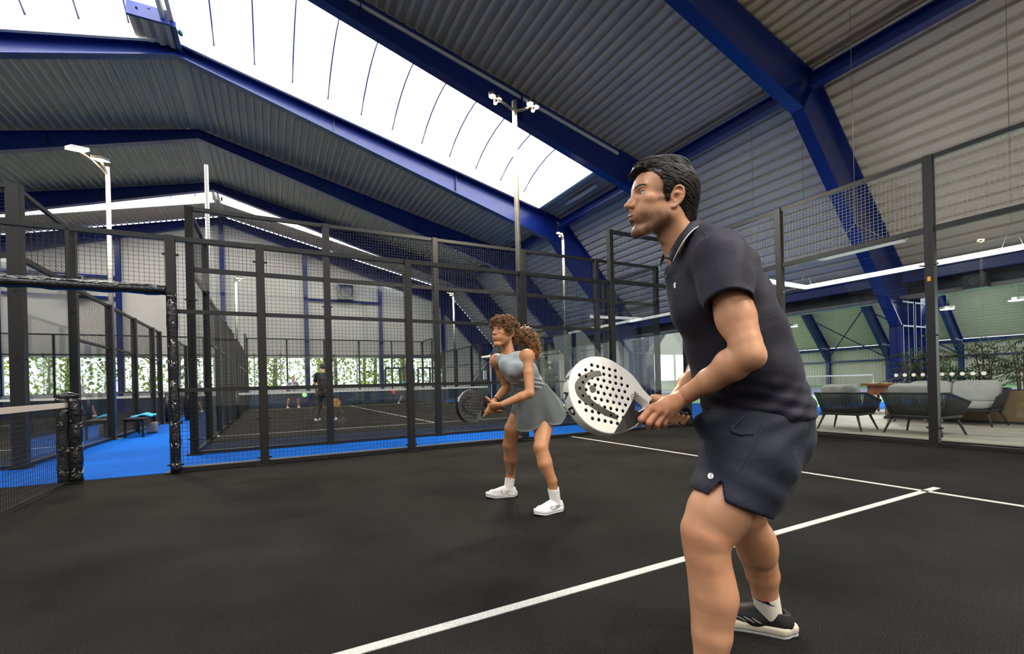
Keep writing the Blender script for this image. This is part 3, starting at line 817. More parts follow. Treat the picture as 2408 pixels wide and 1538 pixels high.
flood(5.97, -5.09, 5.95, 'floodlight pole on the near side fence beside the camera', twin)
flood(-6.0, -5.09, 5.95, 'floodlight pole on the near side fence beyond the net', twin)
slab = [(-.05, -.28, .02), (-.38, -.42, .10)]
flood(-1.02, 10.8, 5.95, 'pale floodlight pole by the bench with two flat lit panels', slab, 'galvanised', 'slab')
flood(.90, 9.85, 5.95, 'white floodlight pole at the corner of the court behind, without visible lamps', [], 'white_paint')
flood(.80, 21.1, 5.95, 'distant floodlight pole by the far half of the court behind, lamp lit', [(.15, -.1, .0)])
flood(10.95, 10.7, 5.95, 'floodlight pole on the staircase side with a bright lamp', [(-.20, -.1, .0)])
flood(11.05, 21.1, 5.95, 'distant floodlight pole near the staircase with a bright lamp', [(-.15, -.1, .0)])
# ---------------------------------------------------------------- figures: smooth blended volumes turned into one surface
class Field:
    def __init__(s, lo, hi, h):
        s.lo = np.asarray(lo, np.float64); s.h = h
        s.n = np.maximum(2, np.ceil((np.asarray(hi)-s.lo)/h).astype(int)+1)
        s.F = np.full(s.n, 1.0, np.float32)
        s.ax = [(s.lo[i]+h*np.arange(s.n[i])).astype(np.float32) for i in range(3)]
    def sub(s, lo, hi):
        a = np.clip(np.floor((np.asarray(lo)-s.lo)/s.h).astype(int), 0, s.n); b = np.clip(np.ceil((np.asarray(hi)-s.lo)/s.h).astype(int)+1, 0, s.n)
        if (b <= a).any(): return None
        sl = tuple(slice(a[i], b[i]) for i in range(3))
        return sl, s.ax[0][sl[0]][:, None, None], s.ax[1][sl[1]][None, :, None], s.ax[2][sl[2]][None, None, :]
    def mix(s, sl, d, k, op):
        a = s.F[sl]
        if op == 'add':
            if k > 0:
                h = np.clip(.5+.5*(a-d)/k, 0, 1); s.F[sl] = a*(1-h)+d*h-k*h*(1-h)
            else: s.F[sl] = np.minimum(a, d)
        else:
            d = -d
            if k > 0:
                h = np.clip(.5-.5*(a-d)/k, 0, 1); s.F[sl] = a*(1-h)+d*h+k*h*(1-h)
            else: s.F[sl] = np.maximum(a, d)
    def cone(s, a, b, ra, rb, k=.02, op='add', M=None):
        """capsule with two radii; M = 3x3 that squashes space first (rows are scaled axes)"""
        a = np.asarray(a, float); b = np.asarray(b, float); R = max(ra, rb)
        if M is None:
            g = s.sub(np.minimum(a, b)-R-k-2*s.h, np.maximum(a, b)+R+k+2*s.h)
            if g is None: return s
            sl, x, y, z = g; px, py, pz = x-a[0], y-a[1], z-a[2]; e = b-a
        else:
            gr = R*max(1.0/np.linalg.svd(M, compute_uv=False).min(), 1)
            g = s.sub(np.minimum(a, b)-gr-k-2*s.h, np.maximum(a, b)+gr+k+2*s.h)
            if g is None: return s
            sl, x, y, z = g; X_, Y_, Z_ = x-a[0], y-a[1], z-a[2]
            px, py, pz = (M[i, 0]*X_+M[i, 1]*Y_+M[i, 2]*Z_ for i in range(3)); e = M@(b-a)
        t = np.clip((px*e[0]+py*e[1]+pz*e[2])/(e@e+1e-12), 0, 1)
        d = np.sqrt((px-t*e[0])**2+(py-t*e[1])**2+(pz-t*e[2])**2)-(ra+(rb-ra)*t)
        s.mix(sl, d.astype(np.float32), k, op); return s
    def ell(s, c, r, k=.02, op='add', R=None):
        """ellipsoid with axes R (rows)"""
        c = np.asarray(c, float); r = np.asarray(r, float)
        m = r.max()+k+2*s.h; g = s.sub(c-m, c+m)
        if g is None: return s
        sl, x, y, z = g; X_, Y_, Z_ = x-c[0], y-c[1], z-c[2]
        if R is not None: X_, Y_, Z_ = (R[i][0]*X_+R[i][1]*Y_+R[i][2]*Z_ for i in range(3))
        k0 = np.sqrt((X_/r[0])**2+(Y_/r[1])**2+(Z_/r[2])**2); k1 = np.sqrt((X_/r[0]**2)**2+(Y_/r[1]**2)**2+(Z_/r[2]**2)**2)+1e-9
        s.mix(sl, (k0*(k0-1)/k1).astype(np.float32), k, op); return s
    def chain(s, pts, rs, k=.02, op='add', M=None):
        for i in range(len(pts)-1): s.cone(pts[i], pts[i+1], rs[i], rs[i+1], k, op, M)
        return s
    def cut(s, p, n, k=.0):
        """keep the side the normal points away from"""
        p = np.asarray(p, float); n = np.asarray(n, float); n = n/np.linalg.norm(n)
        d = ((s.ax[0]-p[0])*n[0])[:, None, None]+((s.ax[1]-p[1])*n[1])[None, :, None]+((s.ax[2]-p[2])*n[2])[None, None, :]
        if k > 0:
            h = np.clip(.5-.5*(s.F-d)/k, 0, 1); s.F = (s.F*(1-h)+d*h+k*h*(1-h)).astype(np.float32)
        else: s.F = np.maximum(s.F, d).astype(np.float32)
        return s
    def sample(s, p):
        q = (np.asarray(p)-s.lo)/s.h; i = np.clip(np.floor(q).astype(int), 0, s.n-2); f = q-i; v = 0
        for dx in (0, 1):
            for dy in (0, 1):
                for dz in (0, 1):
                    w = (f[:, 0] if dx else 1-f[:, 0])*(f[:, 1] if dy else 1-f[:, 1])*(f[:, 2] if dz else 1-f[:, 2])
                    v = v+w*s.F[i[:, 0]+dx, i[:, 1]+dy, i[:, 2]+dz]
        return v
    def grad(s, p):
        e = s.h; g = np.stack([s.sample(p+np.eye(3)[i]*e)-s.sample(p-np.eye(3)[i]*e) for i in range(3)], 1)
        return g/(np.linalg.norm(g, axis=1, keepdims=True)+1e-9)
    def nets(s):
        """surface nets: vertices and quads of the zero level"""
        F = s.F; In = F < 0
        c = [In[dx:F.shape[0]-1+dx, dy:F.shape[1]-1+dy, dz:F.shape[2]-1+dz] for dx in (0, 1) for dy in (0, 1) for dz in (0, 1)]
        cnt = sum(a.astype(np.int8) for a in c); act = (cnt > 0) & (cnt < 8)
        I = np.argwhere(act); idx = np.full(act.shape, -1, np.int32); idx[act] = np.arange(len(I))
        acc = np.zeros((len(I), 3)); num = np.zeros(len(I))
        cor = [(dx, dy, dz) for dx in (0, 1) for dy in (0, 1) for dz in (0, 1)]
        val = {q: F[I[:, 0]+q[0], I[:, 1]+q[1], I[:, 2]+q[2]].astype(float) for q in cor}
        for q in cor:
            for ax in range(3):
                if q[ax] == 0:
                    w = list(q); w[ax] = 1; w = tuple(w); a, b = val[q], val[w]; m = (a < 0) != (b < 0)
                    t = np.where(m, a/np.where(m, a-b, 1), 0); pos = np.tile(np.array(q, float), (len(I), 1)); pos[:, ax] = t
                    acc[m] += pos[m]; num[m] += 1
        V = s.lo+s.h*(I+acc/num[:, None]); Q = []
        for ax in range(3):
            o = [i for i in range(3) if i != ax]
            A = np.moveaxis(In, ax, 0)[:-1]; B = np.moveaxis(In, ax, 0)[1:]
            e = np.argwhere(A != B); e = e[(e[:, 1] > 0) & (e[:, 2] > 0) & (e[:, 1] < act.shape[o[0]]) & (e[:, 2] < act.shape[o[1]])]
            J = np.moveaxis(idx, ax, 0)
            q = np.stack([J[e[:, 0], e[:, 1]-1, e[:, 2]-1], J[e[:, 0], e[:, 1], e[:, 2]-1], J[e[:, 0], e[:, 1], e[:, 2]], J[e[:, 0], e[:, 1]-1, e[:, 2]]], 1)
            fl = A[e[:, 0], e[:, 1], e[:, 2]] ^ (ax == 1)
            q = np.where(fl[:, None], q, q[:, ::-1]); Q.append(q)
        Q = np.concatenate(Q); Q = Q[(Q >= 0).all(1)]
        return V, Q
def relax(V, Q, n=1, lam=.5):
    """light Laplacian smoothing"""
    e = np.concatenate([Q[:, [0, 1]], Q[:, [1, 2]], Q[:, [2, 3]], Q[:, [3, 0]]])
    deg = np.bincount(e.ravel(), minlength=len(V))[:, None]
    for _ in range(n):
        S = np.zeros_like(V)
        for i in range(3): S[:, i] = np.bincount(e[:, 0], V[e[:, 1], i], len(V))+np.bincount(e[:, 1], V[e[:, 0], i], len(V))
        V = V+lam*(S/np.maximum(deg, 1)-V)
    return V
def normals(V, Q):
    n = np.cross(V[Q[:, 2]]-V[Q[:, 0]], V[Q[:, 3]]-V[Q[:, 1]]); N = np.zeros_like(V)
    for i in range(3):
        for j in range(4): N[:, i] += np.bincount(Q[:, j], n[:, i], len(V))
    return N/(np.linalg.norm(N, axis=1, keepdims=True)+1e-12)
def wob(p, seed, scale):
    """cheap smooth noise built from sines, about -1..1"""
    r = np.random.default_rng(seed); v = 0
    for _ in range(6):
        k = r.normal(size=3)*scale; v = v+np.sin(p@k+r.uniform(0, 6.28))
    return v/3.2
class Pile:
    """joins several surfaces into one mesh"""
    def __init__(s): s.V = []; s.Q = []; s.T = []; s.n = 0
    def add(s, V, Q, tint=None):
        s.V.append(np.asarray(V)); s.Q.append(np.asarray(Q)+s.n); s.n += len(V)
        s.T.append(np.ones((len(V), 3)) if tint is None else tint); return s
    def build(s, name, mat, parent):
        V = np.concatenate(s.V); Q = np.concatenate(s.Q); T = np.concatenate(s.T)
        o = mesh_numpy(name, V, Q, mat, parent)
        if len(o.data.vertices) == len(T):
            a = o.data.color_attributes.new('tint', 'FLOAT_COLOR', 'POINT')
            a.data.foreach_set('color', np.concatenate([T, np.ones((len(T), 1))], 1).astype(np.float32).ravel())
        return o
def skin_material(name, color, rough=.42, subsurf=.06, mottling=.08):
    m = bpy.data.materials.new(name); m.use_nodes = True; nt = m.node_tree; b = nt.nodes['Principled BSDF']
    b.inputs['Roughness'].default_value = rough; b.inputs['Specular IOR Level'].default_value = .4
    b.inputs['Subsurface Weight'].default_value = 0.0
    at = nt.nodes.new('ShaderNodeAttribute'); at.attribute_name = 'tint'
    tc = nt.nodes.new('ShaderNodeTexCoord'); n1 = nt.nodes.new('ShaderNodeTexNoise'); n1.inputs['Scale'].default_value = 22; n1.inputs['Detail'].default_value = 5
    nt.links.new(tc.outputs['Object'], n1.inputs['Vector'])
    rp = nt.nodes.new('ShaderNodeValToRGB'); e = rp.color_ramp.elements
    e[0].position = .35; e[0].color = (*[c*(1-mottling*f) for c, f in zip(color, (.8, 1.6, 1.8))], 1); e[1].position = .65; e[1].color = (*color, 1)
    nt.links.new(n1.outputs['Fac'], rp.inputs['Fac'])
    mu = nt.nodes.new('ShaderNodeMix'); mu.data_type = 'RGBA'; mu.blend_type = 'MULTIPLY'; mu.inputs['Factor'].default_value = 1
    nt.links.new(rp.outputs['Color'], mu.inputs['A']); nt.links.new(at.outputs['Color'], mu.inputs['B']); nt.links.new(mu.outputs['Result'], b.inputs['Base Color'])
    n2 = nt.nodes.new('ShaderNodeTexNoise'); n2.inputs['Scale'].default_value = 420; n2.inputs['Detail'].default_value = 2; nt.links.new(tc.outputs['Object'], n2.inputs['Vector'])
    bp = nt.nodes.new('ShaderNodeBump'); bp.inputs['Strength'].default_value = .22; bp.inputs['Distance'].default_value = .0012
    nt.links.new(n2.outputs['Fac'], bp.inputs['Height']); nt.links.new(bp.outputs['Normal'], b.inputs['Normal'])
    MATS[name] = m
    return m
def fabric(name, color, rough=.75, sheen=.25, folds=None, color2=None):
    m = material(name, color, rough, noise=(9, .14), sheen=sheen, spec=.3, color2=color2)
    nt = m.node_tree; b = nt.nodes['Principled BSDF']; tc = [n for n in nt.nodes if n.type == 'TEX_COORD'][0]
    n2 = nt.nodes.new('ShaderNodeTexNoise'); n2.inputs['Scale'].default_value = 13; n2.inputs['Detail'].default_value = 4; n2.inputs['Distortion'].default_value = .6; nt.links.new(tc.outputs['Object'], n2.inputs['Vector'])
    n3 = nt.nodes.new('ShaderNodeTexNoise'); n3.inputs['Scale'].default_value = 700; nt.links.new(tc.outputs['Object'], n3.inputs['Vector'])
    b1 = nt.nodes.new('ShaderNodeBump'); b1.inputs['Strength'].default_value = .35; b1.inputs['Distance'].default_value = .012
    b2 = nt.nodes.new('ShaderNodeBump'); b2.inputs['Strength'].default_value = .15; b2.inputs['Distance'].default_value = .001
    nt.links.new(n2.outputs['Fac'], b1.inputs['Height']); nt.links.new(n3.outputs['Fac'], b2.inputs['Height']); nt.links.new(b1.outputs['Normal'], b2.inputs['Normal']); nt.links.new(b2.outputs['Normal'], b.inputs['Normal'])
    return m
def frame_rows(fwd, up):
    """orthonormal rows (forward, left, up)"""
    f = np.asarray(fwd, float); f = f/np.linalg.norm(f); u = np.asarray(up, float); u = u-f*(u@f); u /= np.linalg.norm(u)
    return np.stack([f, np.cross(u, f), u])

def head_surface(h=.0021, neck_to=(-.03, 0, -.16), jaw=1.0, female=False, neck_r=.058):
    """head in its own frame: x forward, y left, z up, origin midway between the ear canals"""
    f = Field((-.135, -.115, min(-.15, neck_to[2]-.05)), (.145, .115, .155), h)
    f.ell((-.003, 0, .052), (.097, .075, .083), .02)
    f.ell((.018, 0, .055), (.080, .067, .070), .02)
    f.ell((.050, 0, -.018), (.050, .049, .080), .02)
    f.ell((.058, 0, .028), (.043, .054, .050), .02)
    for s in (-1, 1):
        f.cone((.010, s*.049*jaw, -.052), (.076, s*.018, -.093), .0165, .0165, .022)
        f.cone((.000, s*.060, -.008), (.010, s*.050*jaw, -.050), .013, .0165, .02)
        f.ell((.068, s*.044, -.001), (.018, .017, .015), .020)
        f.cone((.024, s*.063, .004), (.062, s*.052, .000), .006, .009, .014)
        f.cone((.090, s*.010, .0435), (.080, s*.046, .0455), .0085, .0060, .012)
        f.ell((.076, s*.028, -.040), (.020, .018, .026), .018)
    f.ell((.087, 0, -.094), (.016, .021, .016), .016)
    f.ell((.086, 0, -.045), (.022, .028, .026), .016)
    # eye sockets and lids
    for s in (-1, 1):
        f.ell((.103, s*.036, .0255), (.021, .020, .0125), .008, 'sub')
        f.ell((.0785, s*.0325, .0245), (.0146, .0152, .0135), .0045)
    # nose
    f.cone((.0945, 0, .036), (.1085, 0, .010), .0066, .0072, .008)
    f.cone((.1085, 0, .010), (.1240, 0, -.0095), .0072, .0085, .006)
    for s in (-1, 1):
        f.ell((.1085, s*.0115, -.0130), (.0105, .0066, .0072), .004)
        f.cone((.098, s*.008, .014), (.104, s*.011, -.006), .006, .006, .008)
    f.cone((.112, 0, -.018), (.104, 0, -.030), .0055, .006, .008)
    for s in (-1, 1): f.ell((.1145, s*.0065, -.0200), (.005, .0032, .003), .002, 'sub')
    for s in (-1, 1): f.ell((.050, s*.041, -.030), (.030, .017, .034), .02); f.ell((.020, s*.051, -.032), (.022, .014, .026), .016)
    # mouth
    for s in (-1, 1):
        f.cone((.0935, s*.0250, -.0440), (.1090, s*.004, -.0420), .0034, .0056, .004); f.cone((.0930, s*.0215, -.0490), (.1070, 0, -.0545), .0038, .0066, .004)
    f.cone((.1090, -.004, -.0420), (.1090, .004, -.0420), .0056, .0056, .004)
    for s in (-1, 1): f.cone((.1150, 0, -.0478), (.0985, s*.0250, -.0452), .0016, .0012, .0015, 'sub')
    f.ell((.108, 0, -.070), (.007, .015, .005), .008, 'sub')
    # eye opening
    for s in (-1, 1): f.ell((.0890, s*.0340, .0243), (.0130, .0128, .0047), .001, 'sub', R=np.array([[1, 0, 0], [0, 1, .12*s], [0, -.12*s, 1]]))
    # ears
    for s in (-1, 1):
        key = np.array([(.007, .069, -.010), (.006, .074, .008), (.003, .079, .022), (-.006, .084, .0315), (-.016, .0875, .0325), (-.0245, .0895, .0245), (-.0275, .0895, .012), (-.0265, .088, -.001), (-.022, .0855, -.012), (-.0145, .0820, -.021), (-.006, .0780, -.029), (.001, .0740, -.032), (.006, .070, -.026)])
        key[:, 1] *= s; tt = np.linspace(0, len(key)-1, 40); rim = [np.array([np.interp(q, np.arange(len(key)), key[:, i]) for i in range(3)]) for q in tt]
        rr0 = np.interp(tt, [0, 3, 6, 9, 11, 12], [.0030, .0034, .0034, .0034, .0058, .0040])
        f.chain(rim, list(rr0), .0025)
        f.chain([(.004, s*.071, .004), (-.008, s*.078, .012), (-.018, s*.0835, .010)], [.008, .008, .006], .004)
        f.ell((-.010, s*.0790, .003), (.0185, .0046, .0275), .004, R=frame_rows((.95, -s*.36, .0), (0, 0, 1)))
        f.cone((-.004, s*.068, -.022), (-.006, s*.070, .018), .010, .010, .006)
        f.ell((-.005, s*.0860, -.003), (.0085, .0085, .0110), .002, 'sub')
        f.chain([(-.010, s*.0835, .020), (-.0185, s*.0865, .010), (-.0185, s*.0860, -.003), (-.012, s*.0825, -.014)], [.0022, .0026, .0026, .0024], .002)
        f.ell((.003, s*.0755, -.004), (.0045, .0040, .0060), .003)
    # neck
    nx, ny, nz = neck_to
    f.cone((-.028, 0, -.035), (nx, ny, nz), neck_r*.93, neck_r*1.02, .030)
    for s in (-1, 1): f.cone((-.022, s*.050, -.045), (nx+.030, ny+s*.026, nz), .015, .015, .022)
    if not female: f.ell((nx*.35+.032, ny*.5, -.108), (.014, .012, .016), .015)
    return f
def tube_strands(paths, radii, name, mat, parent, sides=4, tint=None):
    """many thin hair locks as one mesh; paths (n, m, 3), radii (n, m)"""
    n, m, _ = paths.shape
    T = np.gradient(paths, axis=1); T /= np.linalg.norm(T, axis=2, keepdims=True)+1e-9
    ref = np.tile(np.array([.31, .72, .55]), (n, m, 1)); A = np.cross(T, ref); A /= np.linalg.norm(A, axis=2, keepdims=True)+1e-9; B = np.cross(T, A)
    ang = np.arange(sides)*2*math.pi/sides
    V = paths[:, :, None]+radii[:, :, None, None]*(np.cos(ang)[None, None, :, None]*A[:, :, None]+np.sin(ang)[None, None, :, None]*B[:, :, None])
    i = np.arange(n)[:, None, None]*m*sides; j = np.arange(m-1)[None, :, None]*sides; k = np.arange(sides)[None, None, :]; k2 = (k+1) % sides
    Q = np.stack([i+j+k, i+j+k2, i+j+sides+k2, i+j+sides+k], -1).reshape(-1, 4)
    o = mesh_numpy(name, V.reshape(-1, 3), Q, mat, parent)
    if tint is not None and len(o.data.vertices) == n*m*sides:
        a = o.data.color_attributes.new('tint', 'FLOAT_COLOR', 'POINT')
        t = np.repeat(tint.reshape(n*m, 3), sides, 0); a.data.foreach_set('color', np.concatenate([t, np.ones((len(t), 1))], 1).astype(np.float32).ravel())
    return o
def hair_material(name, color, rough=.32):
    m = bpy.data.materials.new(name); m.use_nodes = True; nt = m.node_tree; b = nt.nodes['Principled BSDF']
    b.inputs['Roughness'].default_value = rough; b.inputs['Specular IOR Level'].default_value = .45
    at = nt.nodes.new('ShaderNodeAttribute'); at.attribute_name = 'tint'; mu = nt.nodes.new('ShaderNodeMix'); mu.data_type = 'RGBA'; mu.blend_type = 'MULTIPLY'; mu.inputs['Factor'].default_value = 1
    mu.inputs['A'].default_value = (*color, 1); nt.links.new(at.outputs['Color'], mu.inputs['B']); nt.links.new(mu.outputs['Result'], b.inputs['Base Color'])
    MATS[name] = m
    return m
def eyes(parent, place, name='eye', iris=(.05, .028, .015)):
    wm = MATS.get('eye_white') or material('eye_white', (.62, .58, .55), .2, coat=.5)
    im = material('iris_'+name, iris, .15, coat=1.0); pmu = MATS.get('pupil') or material('pupil', (.004, .004, .004), .1, coat=1.0)
    for s in (-1, 1):
        c = np.array([.0785, s*.0325, .0245]); nu, nv = 20, 14; V = []; Fq = []; mi = []
        ax_ = np.array([math.cos(.10), math.sin(.10)*0, .10])
        for j in range(nv+1):
            t = math.pi*j/nv
            for i in range(nu):
                a = 2*math.pi*i/nu; V.append(c+.0128*np.array([math.cos(t), math.sin(t)*math.cos(a), math.sin(t)*math.sin(a)]))
        for j in range(nv):
            for i in range(nu):
                Fq.append((j*nu+i, j*nu+(i+1) % nu, (j+1)*nu+(i+1) % nu, (j+1)*nu+i)); mi.append(2 if j < 1 else 1 if j < 2 else 0)
        mesh_numpy(name, place(np.array(V)), np.array(Fq), [wm, im, pmu], parent, midx=mi)
# ---------------------------------------------------------------- the man in front
skin_m = skin_material('skin_tan', (.56, .29, .165))
navy_shirt = fabric('navy_shirt_cloth', (.010, .010, .022), .68, .05)
navy_short = fabric('navy_short_cloth', (.008, .010, .024), .66, .05)
sock_m = material('sock_cream', (.66, .63, .56), .9, bump=(90, .5, .003))
MAN0 = np.array([3.47, -.815, 0]); MANH = math.radians(150)
MF = np.array([math.cos(MANH), math.sin(MANH), 0]); ML = np.array([-math.sin(MANH), math.cos(MANH), 0]); UP = np.array([0, 0, 1.0])
def mj(px, py, lat): return on_plane(px, py, ML, MAN0@ML+lat)
def mirror(p): p = np.asarray(p, float); return p-2*((p-MAN0)@ML)*ML
def hit_field(fl, px, py, push=.0006, t0=.4, t1=8.0):
    """first surface point of a volume seen at a photo pixel"""
    d = ray_through(px, py); ts = np.arange(t0, t1, fl.h*.6); p = CAM+ts[:, None]*d
    ok = ((p > fl.lo+fl.h) & (p < fl.lo+(fl.n-2)*fl.h)).all(1); v = np.ones(len(ts)); v[ok] = fl.sample(p[ok])
    i = np.argmax(v < 0)
    if v[i] >= 0: return None, None
    a, b = v[i-1], v[i]; t = ts[i-1]+(ts[i]-ts[i-1])*a/(a-b) if i else ts[i]
    q = CAM+t*d; n = fl.grad(q[None])[0]
    return q+n*push, n
def seam(fl, pxs, r, name, mat, parent, steps=14):
    pts = []
    for k in range(len(pxs)-1):
        for j in range(steps+(k == len(pxs)-2)):
            t = j/steps; q, n = hit_field(fl, pxs[k][0]*(1-t)+pxs[k+1][0]*t, pxs[k][1]*(1-t)+pxs[k+1][1]*t, r*.3)
            if q is not None: pts.append(q)
    if len(pts) > 2: return MB().tube(pts, r, 5).build(name, mat, parent)
def surface_shape(fl, polys, name, mat, parent, push=.0012, grid=None):
    """flat print: polygons given in photo pixels, laid on a volume's surface"""
    b = MB()
    for poly in polys:
        pts = [hit_field(fl, x, y, push)[0] for x, y in poly]
        if any(p is None for p in pts): continue
        b.add(pts, [tuple(range(len(pts)))])
    return b.build(name, mat, parent)

man = thing('person', 'man in navy polo shirt and shorts gripping a white racket in the foreground', 'person', None, tuple(MAN0))
man.location = (0, 0, 0)
# racket pose
RB = np.array([3.2605, -.7120, .8795]); rh, rp, rr_ = math.radians(170.34), math.radians(12.74), math.radians(20.62)
ra = np.array([math.cos(rh)*math.cos(rp), math.sin(rh)*math.cos(rp), math.sin(rp)]); rl0 = np.array([-math.sin(rh), math.cos(rh), 0]); ru0 = np.cross(ra, rl0)
rc = math.cos(rr_)*rl0+math.sin(rr_)*ru0; rv = -math.sin(rr_)*rl0+math.cos(rr_)*ru0     # rc towards the viewer, rv up across the face
def rk(x, y, z): return RB+x*ra+y*rv+z*rc
def hj(px, py, c): return on_plane(px, py, rc, RB@rc+c)

# head
HO = np.array([3.215, -.675, 1.578]); hh, hp_ = math.radians(160), math.radians(3.5)
HR = frame_rows((math.cos(hh)*math.cos(hp_), math.sin(hh)*math.cos(hp_), math.sin(hp_)), (0, 0, 1))
place_head = lambda V: HO+np.asarray(V)@HR
neck_w = mj(1622, 622, .0); neck_l = HR@(neck_w-HO)
hf = head_surface(.0021, tuple(neck_l), 1.10, False, .061)
V, Q = hf.nets(); V = relax(V, Q, 1, .4)
T = np.ones((len(V), 3)); x, y, z = V[:, 0], V[:, 1], V[:, 2]
def soft(v, a, b): return np.clip((v-a)/(b-a), 0, 1)
# stubble follows jaw, chin and upper lip
jawline = soft(-z, .022+.0, .050)*soft(x, -.012, .012)*soft(-z+.35*x, .012, .04)
must = soft(x, .085, .098)*soft(-z, .026, .034)*(1-soft(-z, .042, .047))*(np.abs(y) < .03)
low = 1-soft(-z, .105, .135)*soft(-x+.075, 0, .04)
st = np.clip(np.maximum(jawline*low, must), 0, 1)*(.88+.12*wob(V, 5, 160))
st = np.clip(st, 0, 1)[:, None]
st = st*np.clip(.85+.2*wob(V, 8, 700)[:, None], 0, 1)
T = T*(1-st)+st*np.array([.30, .29, .33])
def seg_d(V_, a_, b_):
    a_ = np.array(a_); b_ = np.array(b_); e_ = b_-a_; t_ = np.clip(((V_-a_)@e_)/(e_@e_), 0, 1); return np.linalg.norm(V_-a_-t_[:, None]*e_, axis=1)
ld_ = np.minimum.reduce([np.minimum(seg_d(V, (.0945, s*.0240, -.0441), (.1090, s*.004, -.0420))-.0050, seg_d(V, (.0940, s*.0205, -.0492), (.1070, 0, -.0545))-.0060) for s in (-1, 1)])
lip = np.clip(1-ld_/.0014, 0, 1)[:, None]*.9
T = T*(1-lip)+lip*np.array([.80, .50, .52])
red = (np.exp(-((x-.118)**2+y**2+(z+.01)**2)/.00028)*.35+np.exp(-((x-.08)**2+(np.abs(y)-.045)**2+(z+.012)**2)/.0006)*.22+np.exp(-((x+.012)**2+(np.abs(y)-.086)**2+(z-.004)**2)/.0007)*.3)[:, None]
T = T*(1-red)+red*T*np.array([1.05, .72, .68])
body = Pile(); body.add(place_head(V), Q, T)
# arms and hands
shL = mj(1692, 612, .165); elL = mj(1762, 836, .265); wrL = hj(1603, 936, .040)
shR = mj(1648, 618, -.165); elR = mj(1668, 852, -.20); wrR = hj(1585, 946, -.040)
lo_ = np.minimum.reduce([shL, elL, wrL, rk(.2, -.1, 0)])-.11; hi_ = np.maximum.reduce([shL, elL, wrL, rk(.2, .1, 0)])+.11
af = Field(lo_, hi_, .0030)
t = elL-shL; mid = shL+t*.55
af.chain([shL, shL+t*.35, shL+t*.62, elL-t*.07], [.052, .052, .048, .040], .010)
af.ell(mid+MF*.016, (.036, .036, .07), .03)
af.cone(elL-t*.12, elL, .040, .038, .01)
af.ell(mj(1779, 840, .262), (.022, .022, .026), .02)
e = wrL-elL
af.chain([elL, elL+e*.22, elL+e*.55, elL+e*.86, wrL], [.039, .0425, .037, .0275, .0265], .010)
af.ell(elL+e*.25+UP*.016, (.036, .036, .034), .03)
# left hand: back of the hand to the viewer, fingers wrapped under the grip
mcp = [hj(1529, 961, .037), hj(1546, 967, .041), hj(1561, 972, .039), hj(1574, 975, .034)]
pip = [hj(1508, 986, .026), hj(1526, 994, .030), hj(1545, 997, .029), hj(1562, 995, .025)]
dip = [hj(1503, 996, .004), hj(1524, 1003, .004), hj(1544, 1006, .003), hj(1562, 1002, .003)]
tip = [hj(1514, 992, -.016), hj(1533, 996, -.018), hj(1551, 998, -.018), hj(1567, 993, -.016)]
for i in range(4):
    af.cone(wrL+(mcp[i]-wrL)*.15, mcp[i], .017, .0135-.001*(i == 3), .016)
    af.chain([mcp[i], pip[i], dip[i], tip[i]], [.0118, .0106, .0096, .0082] if i < 3 else [.0105, .0092, .0084, .0074], .004)
    af.ell(mcp[i]+rc*.004, (.010, .010, .010), .008)
    af.cone(wrL+(mcp[i]-wrL)*.3+rc*.010, mcp[i]+rc*.007, .0035, .0035, .009)
af.ell((mcp[1]+wrL)/2-rc*.004, (.034, .034, .024), .02)
th = [wrL+(hj(1566, 940, .010)-wrL)*.2, hj(1566, 943, .006), hj(1547, 938, -.010), hj(1535, 934, -.020)]
af.chain(th, [.019, .0165, .0125, .0098], .012)
Va, Qa = af.nets(); Va = relax(Va, Qa, 1, .4)
Ta = np.ones((len(Va), 3)); kn = sum(np.exp(-((Va-p)**2).sum(1)/.00022) for p in mcp+pip)+.5*np.exp(-((Va-mcp[1])**2).sum(1)/.003); kn = np.clip(kn, 0, 1)[:, None]*.4
Ta = Ta*(1-kn)+kn*np.array([1.0, .62, .58]); body.add(Va, Qa, Ta)
lo_ = np.minimum.reduce([shR, elR, wrR, rk(.12, -.08, 0)])-.10; hi_ = np.maximum.reduce([shR, elR, wrR, rk(.12, .08, 0)])+.10
rf = Field(lo_, hi_, .0038)
rf.chain([shR, shR+(elR-shR)*.5, elR], [.056, .052, .042], .03); e = wrR-elR
rf.chain([elR, elR+e*.25, elR+e*.6, wrR], [.042, .044, .036, .0275], .03)
for i in range(4):
    xx = .075-.020*i
    P4 = [rk(xx, .020, -.036), rk(xx+.004, -.022, -.034), rk(xx+.004, -.034, -.004), rk(xx, -.020, .024)]
    rf.cone(wrR+(P4[0]-wrR)*.15, P4[0], .018, .0135, .016); rf.chain(P4, [.0115, .0105, .0095, .008], .004)
rf.chain([wrR, rk(.065, .024, -.008), rk(.095, .026, .012), rk(.112, .016, .026)], [.019, .015, .0115, .009], .010)
Vr, Qr = rf.nets(); Vr = relax(Vr, Qr, 1, .4); body.add(Vr, Qr)
